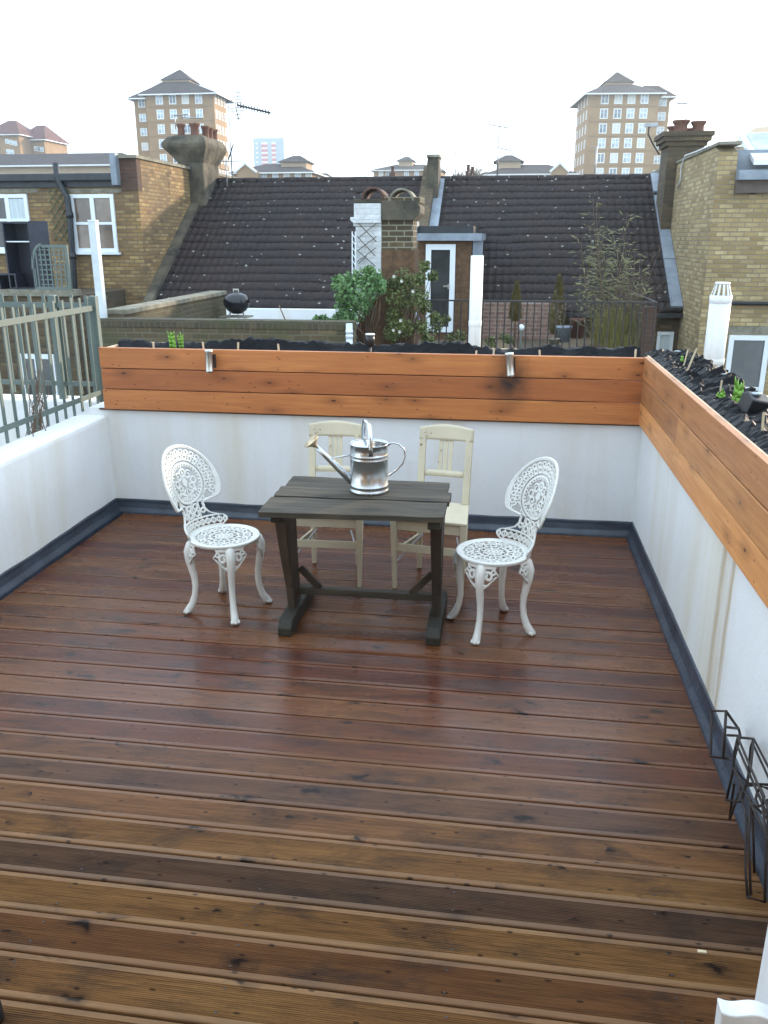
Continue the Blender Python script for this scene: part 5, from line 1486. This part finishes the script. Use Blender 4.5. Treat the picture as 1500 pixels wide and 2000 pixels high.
def conifer(px, yt, yb, Y, wpx, lab, mt='leafd', trunk=False):
    b0 = W(px, yb, Y); tp_ = W(px, yt, Y); H = tp_.z-b0.z
    t = thing('conifer', lab, 'tree', tuple(b0), 0, 'small bronze conifers on the terrace'); m = MB()
    for k in range(900):
        u = random.random()**1.3; r = wpx/FPX*Y*.5*(1-u)**.75*(.75+.25*sin(u*3))*(random.random()**.4)*(1.2 if u > .05 else .8); a = random.uniform(0, 2*pi)
        p = b0 + Vector((cos(a)*r, sin(a)*r, H*(.06+u*.94))); s = random.uniform(.03, .06)
        d_ = Vector((cos(a)*.5, sin(a)*.5, 1)).normalized(); v = d_.orthogonal().normalized()*s*.3
        m.add([p-v, p+d_*s*1.3, p+v], [(0,1,2)], False)
    m.build('crown', M[mt], t); m = MB(); m.tube([b0-Vector((0,0,.4)), b0+Vector((0,0,H*.7))], [.02,.006], 6); m.build('trunk', M['twig'], t)
conifer(1006, 553, 632, 15.4, 24, 'small bronze conifer behind the railing, left of the pair, right of the square pipe')
conifer(1086, 540, 660, 15.0, 36, 'taller bronze conifer behind the railing, right one of the pair')
def plantpot(px, py, Y, r, h, mat, lab):
    p = W(px, py, Y); m = MB(); m.lathe([(0, 0), (r*.7, 0), (r*.97, h*.9), (r*1.05, h*.91), (r*1.05, h), (r*.9, h), (r*.88, h*.85), (0, h*.85)], c=(p.x, Y, p.z), n=20)
    return tag(m.build('plant_pot', M[mat]), lab, 'plant pot')
plantpot(1100, 668, 14.6, .13, .26, 'lead', 'grey planter pot right of the taller conifer')
plantpot(1082, 680, 14.4, .09, .16, 'stonecap', 'small buff pot under the taller conifer')
plantpot(1126, 660, 14.9, .14, .32, 'terracotta', 'brown pot in the shade left of the bamboo')
plantpot(835, 672, 13.3, .09, .15, 'terracotta', 'small terracotta pot at the foot of the rose')
p = W(1018, 640, 14.0); t = thing('ball_finial', 'white ball on a thin green stem behind the railing', 'ornament', (p.x, 14.0, ZF2))
m = MB(); m.lathe([(.052*sin(a*pi/12), p.z-.052*cos(a*pi/12)) for a in range(13)], c=(p.x, 14.0, 0), n=20); m.build('ball', M['whitepaint'], t)
m = MB(); m.tube([(p.x, 14.0, ZF2), (p.x, 14.0, p.z-.05)], .012, 6); m.build('stem', M['fence'], t)
for (px, py, lab, mt) in ((788, 630, 'plastic', 'whitepaint'),): pass
p = W(805, 623, 12.9); t = thing('gazing_globe', 'blue and white globe on a dark stand behind the rose', 'ornament', (p.x, 12.9, ZF2))
m = MB(); m.lathe([(.115*sin(a*pi/14), p.z-.115*cos(a*pi/14)) for a in range(15)], c=(p.x, 12.9, 0), n=24); m.build('globe', M['paleblue'], t)
m = MB(); m.lathe([(.14, p.z-.62), (.10, p.z-.5), (.09, p.z-.2), (.12, p.z-.10), (0, p.z-.10)], c=(p.x, 12.9, 0), n=16); m.build('stand', M['pot_dark'], t)

# =================================================================== far buildings
def hip(parent, x0, x1, y0, y1, z0, z1, over, tx, ty, mat='far_roof', name='roof', fascia=True, cx=None):
    """truncated hip: eaves rectangle up to a smaller rectangle (tx, ty half sizes)"""
    cx = (x0+x1)/2 if cx is None else cx; cy = (y0+y1)/2
    a = [(x0-over, y0-over), (x1+over, y0-over), (x1+over, y1+over), (x0-over, y1+over)]
    b = [(cx-tx, cy-ty), (cx+tx, cy-ty), (cx+tx, cy+ty), (cx-tx, cy+ty)]
    m = MB(); vs = [(x, y, z0) for x, y in a] + [(x, y, z1) for x, y in b]
    m.add(vs, [(0,1,5,4),(1,2,6,5),(2,3,7,6),(3,0,4,7),(4,5,6,7),(3,2,1,0)])
    o = m.build(name, M[mat], parent)
    if fascia:
        m = MB(); h = .20
        m.box((x0-over, y0-over-.05, z0-h), (x1+over, y0-over+.05, z0-.01)); m.box((x0-over, y0-over+.06, z0-h), (x0-over+.1, y1+over, z0-.01)); m.box((x1+over-.1, y0-over+.06, z0-h), (x1+over, y1+over, z0-.01))
        m.build('fascia', M['far_white'], o)
    return o
def farwin_mesh(pm='far_glass'):
    fr = MB(); w_, h = 1.25, 1.5; f = .15
    fr.box((-w_/2,-.06,-h/2),(-w_/2+f,.05,h/2)); fr.box((w_/2-f,-.06,-h/2),(w_/2,.05,h/2)); fr.box((-w_/2+f,-.06,h/2-f),(w_/2-f,.05,h/2)); fr.box((-w_/2+f,-.06,-h/2),(w_/2-f,.05,-h/2+f)); fr.box((-.06,-.05,-h/2+f),(.06,.05,h/2-f))
    o = fr.build('window', M['far_white'])
    g_ = MB(); g_.box((-w_/2+.05,-.02,-h/2+.05),(w_/2-.05,.04,h/2-.05)); p = g_.build('pane', M[pm], o, world=False)
    return o
WPROTOS = [farwin_mesh(k) for k in ('far_glass', 'far_glass_dim', 'far_curtain', 'far_glass')]; wused = [False]*4
def farwin(parent, x, y, z, rz=0, s=(1,1)):
    k = random.randrange(4) if all(wused) else wused.index(False)
    o = WPROTOS[k] if not wused[k] else copy_tree(WPROTOS[k]); wused[k] = True
    o.parent = parent; o.location = Vector((x, y, z)) - ORG[parent.name]; o.rotation_euler = (0, 0, rz); o.scale = (s[0], 1, s[1])
def tower(name, lab, Y, pl_, pr_, pside, wing, peave, papex, plant, lant, cols, rows0, dy, nrows, apexx, grp):
    left = wing[0] < pl_
    e_ = W((pl_+pr_)/2, peave, Y); x0 = W(pl_, peave, Y).x; x1 = W(pr_, peave, Y).x
    xs = x1 if left else x0
    ys = WX(pside, peave+12, xs).y if left else Y + 11.0; D = ys - Y
    t = thing(name, lab, 'tower block', (e_.x, Y, GZ), 0, grp)
    zt = e_.z
    m = MB(); m.box((x0, Y, GZ), (x1, ys, zt)); m.build('wall', M['far_brick'], t)
    # string courses and shallow pilasters between the window bays
    yw = Y + 3.5
    wx0 = W(wing[0], peave+8, yw).x; wx1 = W(wing[1], peave+8, yw).x
    m = MB(); m.box((wx0, yw, GZ), (x0-.01, yw+8, zt)) if left else m.box((x1+.01, yw, GZ), (wx1, yw+8, zt)); m.build('wing_wall', M['far_brick'], t)
    fullx0, fullx1 = (wx0, x1) if left else (x0, wx1)
    zl = W(plant[0], plant[2], Y+5).z-.5; hw = (W(plant[1], plant[2], Y+5).x - W(plant[0], plant[2], Y+5).x)/2; cx = (W(plant[1], plant[2], Y+5).x + W(plant[0], plant[2], Y+5).x)/2
    hip(t, x0, x1, Y, ys+4, zt+.01, zl, .9, hw*.95, 2.6, cx=cx)
    if left: hip(t, wx0, x0+1, yw, yw+8, zt-.02, zt+1.9, .9, 1.2, 2.5, cx=x0+.2)
    else: hip(t, x1-1, wx1, yw, yw+8, zt-.02, zt+1.9, .9, 1.2, 2.5, cx=x1-.2)
    za = W(apexx, papex, Y+6).z+.5
    m = MB(); cy = (Y+ys+4)/2; m.box((cx-hw*.9, cy-2.4, zl-.1), (cx+hw*.9, cy+2.4, zl+.32)); m.build('lantern_wall', M['far_pale'], t)
    hip(t, cx-hw*.9, cx+hw*.9, cy-2.4, cy+2.4, zl+.33, za, .35, .12, .12, name='lantern_roof', fascia=False)
    for r in range(nrows):
        zz_ = W((pl_+pr_)/2, rows0+dy*r, Y).z
        for c_ in cols: farwin(t, W(c_, rows0, Y).x, Y-.0, zz_)
        wc_ = (wing[0]+wing[1])/2 + (4 if left else -2); farwin(t, W(wc_, rows0+6, yw).x, yw, zz_, 0, (1.0, .85))
        for q in range(4):
            yy = Y + D*(.15+.235*q); farwin(t, xs, yy, zz_, pi/2 if left else -pi/2, (.62, .9))
    m = MB()
    for r in range(nrows):
        zz_ = W((pl_+pr_)/2, rows0+dy*r, Y).z - 1.05
        m.box((x0+.2, Y-.05, zz_-.12), (x1-.2, Y-.003, zz_))
    m.build('string_course', M['far_band'], t)
    if not left:
        # this block stands a little askew: turn it about its near left corner
        c0_ = Vector((x0, Y, 0)); a_ = radians(5.5); o_ = Vector((e_.x, Y, 0)) - c0_
        r_ = Matrix.Rotation(a_, 3, 'Z') @ o_ + c0_
        t.location = (r_.x, r_.y, GZ); t.rotation_euler = (0, 0, a_)
    return t
tower('tower_block', 'tall brick tower block with a stepped hip roof behind the left chimney', 150, 284, 417, 441, (261, 284), 184, 144, (323, 381, 159), 0, (311, 337, 362, 388), 194, 29, 6, 358, 'tower blocks on the skyline')
tower('tower_block', 'tall hazy brick tower block with a stepped hip roof behind the right chimney', 150, 1152, 1291, 1128, (1291, 1317), 182, 143, (1187, 1247, 158), 0, (1182, 1209, 1235, 1261), 192, 29, 7, 1215, 'tower blocks on the skyline')
# low blocks with hip roofs and small lantern roofs
def lowblock(name, lab, Y, x0p, x1p, pe, pr_, wins, lant, gab=None, grp='low brick blocks on the skyline', mat='far_brick', ridge=None, wr=.8, roofm='far_roof'):
    x0, x1 = W(x0p, pe, Y).x, W(x1p, pe, Y).x; ze = W((x0p+x1p)/2, pe, Y).z; zr2 = W((x0p+x1p)/2, pr_, Y+5).z
    t = thing(name, lab, 'apartment block', ((x0+x1)/2, Y, GZ), 0, grp)
    m = MB(); m.box((x0, Y, GZ), (x1, Y+11, ze)); m.build('wall', M[mat], t)
    rx = (x1-x0)/2 - 4 if ridge is None else ridge
    hip(t, x0, x1, Y, Y+11, ze+.01, zr2, .7, max(rx, .4), .3, roofm)
    if lant:
        la, lb, l0, l1 = lant; xa_, xb_ = W(la, l0, Y+5).x, W(lb, l0, Y+5).x; z0_ = W(la, l0, Y+5).z; z1_ = W(la, l1, Y+5).z
        m = MB(); m.box((xa_+.4, Y+3, zr2-2), (xb_-.4, Y+8, z0_)); m.build('lantern_wall', M['far_pale'], t)
        hip(t, xa_+.4, xb_-.4, Y+3, Y+8, z0_+.01, z1_, .5, (xb_-xa_)*.12, .2, roofm, 'lantern_roof', False)
    for (wx_, wy_) in wins: q = W(wx_, wy_, Y); farwin(t, q.x, Y, q.z, 0, (wr, wr))
    if gab:
        ga, gb, gy, gp = gab; q0, q1 = W(ga, gy, Y-3), W(gb, gy, Y-3); pk = W((ga+gb)/2, gp, Y-3)
        m = MB(); m.prism([(q0.x, GZ), (q0.x, q0.z), ((q0.x+q1.x)/2, pk.z), (q1.x, q1.z), (q1.x, GZ)], 'y', Y-3, Y-.02); m.build('gable', M[mat], t)
        m = MB(); m.beam((q0.x-.3, Y-3.1, q0.z-.1), ((q0.x+q1.x)/2, Y-3.1, pk.z+.15), .3, .3, (0,1,0)); m.beam((q1.x+.3, Y-3.1, q1.z-.1), ((q0.x+q1.x)/2, Y-3.1, pk.z+.15), .3, .3, (0,1,0)); m.build('bargeboard', M['far_white'], t)
    return t
lowblock('apartment_block', 'low brick block with a small roof lantern left of the white tower\'s foot', 140, 455, 608, 337, 320, [(515,347),(538,347),(560,347),(582,347),(603,347)], (550, 608, 319, 304), (462, 498, 335, 321))
lowblock('apartment_block', 'low brick wing with a sloping roof end, right of the left lantern block', 150, 604, 640, 352, 338, [], None)
lowblock('apartment_block', 'low brick block with a gabled lantern in the middle of the skyline', 190, 730, 862, 332, 321, [(744,340),(758,340),(794,341),(814,340),(744,353),(794,354),(814,353)], (777, 811, 316, 306))
lowblock('apartment_block', 'low hazy brick block with a roof lantern left of the right tower', 140, 950, 1122, 340, 321, [(992,347),(1014,347),(1036,347),(1058,347),(1090,346)], (965, 1022, 318, 303), (1078, 1108, 334, 320))
lowblock('apartment_block', 'low wing with a sloping roof left of the right lantern block', 150, 930, 965, 349, 336, [], None)
lowblock('apartment_block', 'long low peach-coloured block with a grey roof behind the left house', 120, -90, 262, 323, 300, [], None, mat='far_pale')
lowblock('apartment_block', 'brick block with a red tiled roof at the left edge, nearer one', 200, -30, 36, 263, 236, [(14,276),(22,278),(30,280),(16,296),(24,297)], None, mat='far_brick', wr=.7, roofm='far_red', ridge=1)
lowblock('apartment_block', 'brick block with a red tiled roof at the left edge, farther right one', 205, 36, 86, 273, 245, [(48,287),(53,287),(70,290),(76,291),(82,292)], None, mat='far_brick', wr=.7, roofm='far_red', ridge=1)
lowblock('apartment_block', 'hazy pale block with a hip roof at the right edge of the skyline', 150, 1446, 1560, 284, 247, [(1488,270),(1470,300)], None, mat='far_pale', roofm='far_pale', ridge=1)
# white tower far away
Y = 480; x0, x1 = W(494, 270, Y).x, W(554, 270, Y).x; zt = W(525, 270, Y).z
t = thing('tower_block', 'distant pale grey tower block with red panels, left of centre on the skyline', 'tower block', ((x0+x1)/2, Y, GZ))
m = MB(); m.box((x0, Y, GZ), (x1, Y+14, zt)); m.build('wall', M['far_grey'], t)
m = MB(); m.box((x0+1.5, Y+1, zt+.01), (x1-.5, Y+12, zt+1.3)); m.box((x0+5, Y+3, zt+1.31), (x1-5, Y+9, zt+2.6)); m.build('plant_room', M['far_white'], t)
for r in range(6):
    za = W(520, 279+9.1*r, Y).z
    for (a_, b2) in ((511, 523), (531, 539)):
        m = MB(); m.box((W(a_,300,Y).x, Y-.25, za-2.3), (W(b2,300,Y).x, Y-.01, za-.75)); m.build('red_panel', M['far_panel'], t)
        m = MB(); m.box((W(a_,300,Y).x, Y-.2, za-.74), (W(b2,300,Y).x, Y-.01, za+.30)); m.build('window', M['far_white'], t)
    m = MB(); m.box((W(500,300,Y).x, Y-.2, za-.7), (W(504,300,Y).x, Y-.01, za+.1)); m.build('window', M['far_white'], t)
# small chimneys beyond the ridge
for (px, w_, py, lab) in ((766, 11, 337, 'small brick chimney peeping over the ridge, in front of the middle block'), (912, 6, 334, 'narrow sooty chimney beyond the ridge beside the bare tree'), (920, 5, 338, 'second narrow sooty chimney beyond the ridge, just right of the first')):
    Yc = 44; a_ = W(px-w_/2, py, Yc); b2 = W(px+w_/2, py, Yc)
    t = thing('chimney_stack', lab, 'chimney', (a_.x, Yc, GZ)); m = MB(); m.box((a_.x, Yc, GZ), (b2.x, Yc+.8, a_.z)); m.box((a_.x-.05, Yc-.05, a_.z-.35), (b2.x+.05, Yc+.85, a_.z-.2)); m.build('stack', M['redpier'], t)
    pot(t, a_.x+.12, Yc+.3, a_.z, .09, .3, 'pot_dark')
# ------------------------------------------------------------------ aerials
def yagi(m, p, d, L, n, el, r=.008, up=Vector((0,0,1)), horiz=True):
    d = Vector(d).normalized(); q = p + d*L; m.tube([p, q], r*1.4, 6)
    s_ = d.cross(up).normalized() if horiz else up
    for k in range(n):
        c = lerp(p, q, (k+.3)/n); m.tube([c - s_*el/2, c + s_*el/2], r*.7, 4)
def aerial(lab, base, topy, Y, parts, grp='roof aerials on the skyline', r=.018, sc=1.0):
    b0 = W(base[0], base[1], Y); tp_ = W(base[0]-(base[1]-topy)*.0, topy, Y)
    t = thing('tv_aerial', lab, 'aerial', tuple(b0), 0, grp)
    m = MB(); m.tube([b0, (b0.x, b0.y, tp_.z)], r, 8); m.build('mast', M['alu'], t)
    m = MB()
    for (px, py, dx, dyy, dz, L, n, el, hz) in parts: yagi(m, W(px, py, Y), (dx, dyy, dz), L, n, el, .010*sc, horiz=hz)
    m.build('antenna', M['railing'] if sc > 1 else M['alu'], t)
YA = 22.5
aerial('big roof aerial with a black boom pointing right, right of the left chimney', (454, 352), 205, YA, [(463, 205, .93, -.2, -.23, .95, 12, .13, False)], sc=1.9)
m = MB()
t = thing('tv_aerial', 'wide comb-shaped aerial above the left end of the tiled roof', 'aerial', tuple(W(462, 240, YA)), 0, 'roof aerials on the skyline')
for (y0_, dx) in ((181, 4), (189, 3), (195, 2), (201, 1), (211, 0), (217, 1), (224, 2), (232, 4)):
    m.tube([W(449+dx, y0_+1, YA), W(478, y0_-2, YA)], .011, 4)
m.tube([W(466, 179, YA), W(460, 206, YA), W(466, 234, YA)], .018, 5); m.build('antenna', M['alu'], t)
aerial('aerial bracket with a slanting rod beside the left chimney', (444, 365), 315, 20.4, [(432, 315, 1, 0, 0, .60, 6, .08, True)])
m = MB(); m.tube([W(446, 312, 20.4), W(456, 281, 20.4)], .016, 6); m.tube([W(430, 314, 20.4), W(430, 330, 20.4), W(446, 333, 20.4)], .010, 5)
tag(m.build('slanting_rod', M['black']), 'dark slanting rod on the aerial bracket beside the left chimney', 'rod')
aerial('small aerial rising from the pots of the left chimney', (343, 252), 222, 20.8, [(340, 226, 1, -.3, .02, .42, 5, .18, True), (352, 230, 1, .1, -.02, .55, 4, .12, True)], r=.012)
aerial('tall mast aerial in the middle, left of the hazy lantern block', (971, 352), 244, 24, [(955, 243, 1, .2, -.16, .55, 6, .2, True), (973, 288, .95, -.1, -.22, .35, 9, .1, False)], r=.02)
aerial('faint slender aerial beyond the ridge near the bare trees', (889, 352), 296, 40, [(884, 299, 1, .2, -.1, .5, 5, .2, True)], r=.02)
aerial('small aerial on the right chimney, thin mast', (1337, 262), 202, 19.8, [(1322, 202, 1, .1, 0, .22, 3, .1, True)], r=.010)
aerial('white mast in front of the right tower', (1161, 352), 286, 40, [(1154, 286, 1, .1, -.1, .3, 3, .2, True)], r=.035)
t = thing('tv_aerial', 'flat panel aerial on a bent arm left of the right chimney', 'aerial', tuple(W(1287, 302, 19.9)), 0, 'roof aerials on the skyline')
m = MB(); m.tube([W(x, y, 19.7) for x, y in ((1288, 302), (1276, 283), (1266, 262), (1267, 250), (1273, 244))], .016, 8); m.build('arm', M['railing'], t)
m = MB(); a_ = W(1259, 248, 19.7); b2 = W(1285, 240, 19.7); m.box((a_.x, 19.66, a_.z), (b2.x, 19.74, b2.z)); m.build('panel', M['alu'], t)
# bare trees far away
def bare_tree(px, pt, Y, wpx, lab):
    b0 = W(px, 360, Y); H = W(px, pt, Y).z - b0.z; t = thing('bare_tree', lab, 'tree', (b0.x, Y, GZ), 0, 'leafless trees on the skyline')
    m = MB(); m.tube([(b0.x, Y, GZ), b0 + Vector((0,0,H*.3))], [.3,.15], 6); m.build('trunk', M['twig'], t)
    m = MB(); sp_ = wpx/FPX*Y/2
    for k in range(60):
        s_ = b0 + Vector((random.gauss(0,.1)*sp_, 0, H*random.uniform(-.3,.3))); e_ = b0 + Vector((random.gauss(0,.55)*sp_, random.gauss(0,.5)*sp_, H*random.uniform(.3, 1)))
        c = lerp(s_, e_, .5) + Vector((random.gauss(0,.1), 0, random.gauss(0,.1)))*sp_; m.tube([s_, c, e_], [.06,.04,.02], 4, cap=False)
        m.tube([c, c+Vector((random.gauss(0,.3)*sp_, 0, H*.25))], [.035,.015], 3, cap=False)
    m.build('crown', M['twig'], t)
bare_tree(928, 318, 110, 40, 'leafless tree beyond the ridge beside the narrow chimneys')
bare_tree(896, 330, 120, 26, 'smaller leafless tree beyond the ridge, left of the narrow chimneys')
bare_tree(105, 275, 210, 30, 'faint leafless tree right of the red roofed blocks')

# ------------------------------------------------------------------ haze
m = MB(); m.box((-260, -20, -7.5), (330, 510, 62))
hz = m.build('haze', None) if False else None
me = bpy.data.meshes.new('haze'); me.from_pydata([tuple(v) for v in m.v], [], m.f)
hm = bpy.data.materials.new('thin_winter_haze'); hm.use_nodes = True; t_ = hm.node_tree; t_.nodes.clear()
pv = t_.nodes.new('ShaderNodeVolumePrincipled'); pv.inputs['Color'].default_value = (.78,.90,1,1); pv.inputs['Density'].default_value = .0007; pv.inputs['Anisotropy'].default_value = .6
mo = t_.nodes.new('ShaderNodeOutputMaterial'); t_.links.new(pv.outputs[0], mo.inputs['Volume']); me.materials.append(hm)
hz = bpy.data.objects.new('haze', me); COL.objects.link(hz); hz['kind'] = 'stuff'
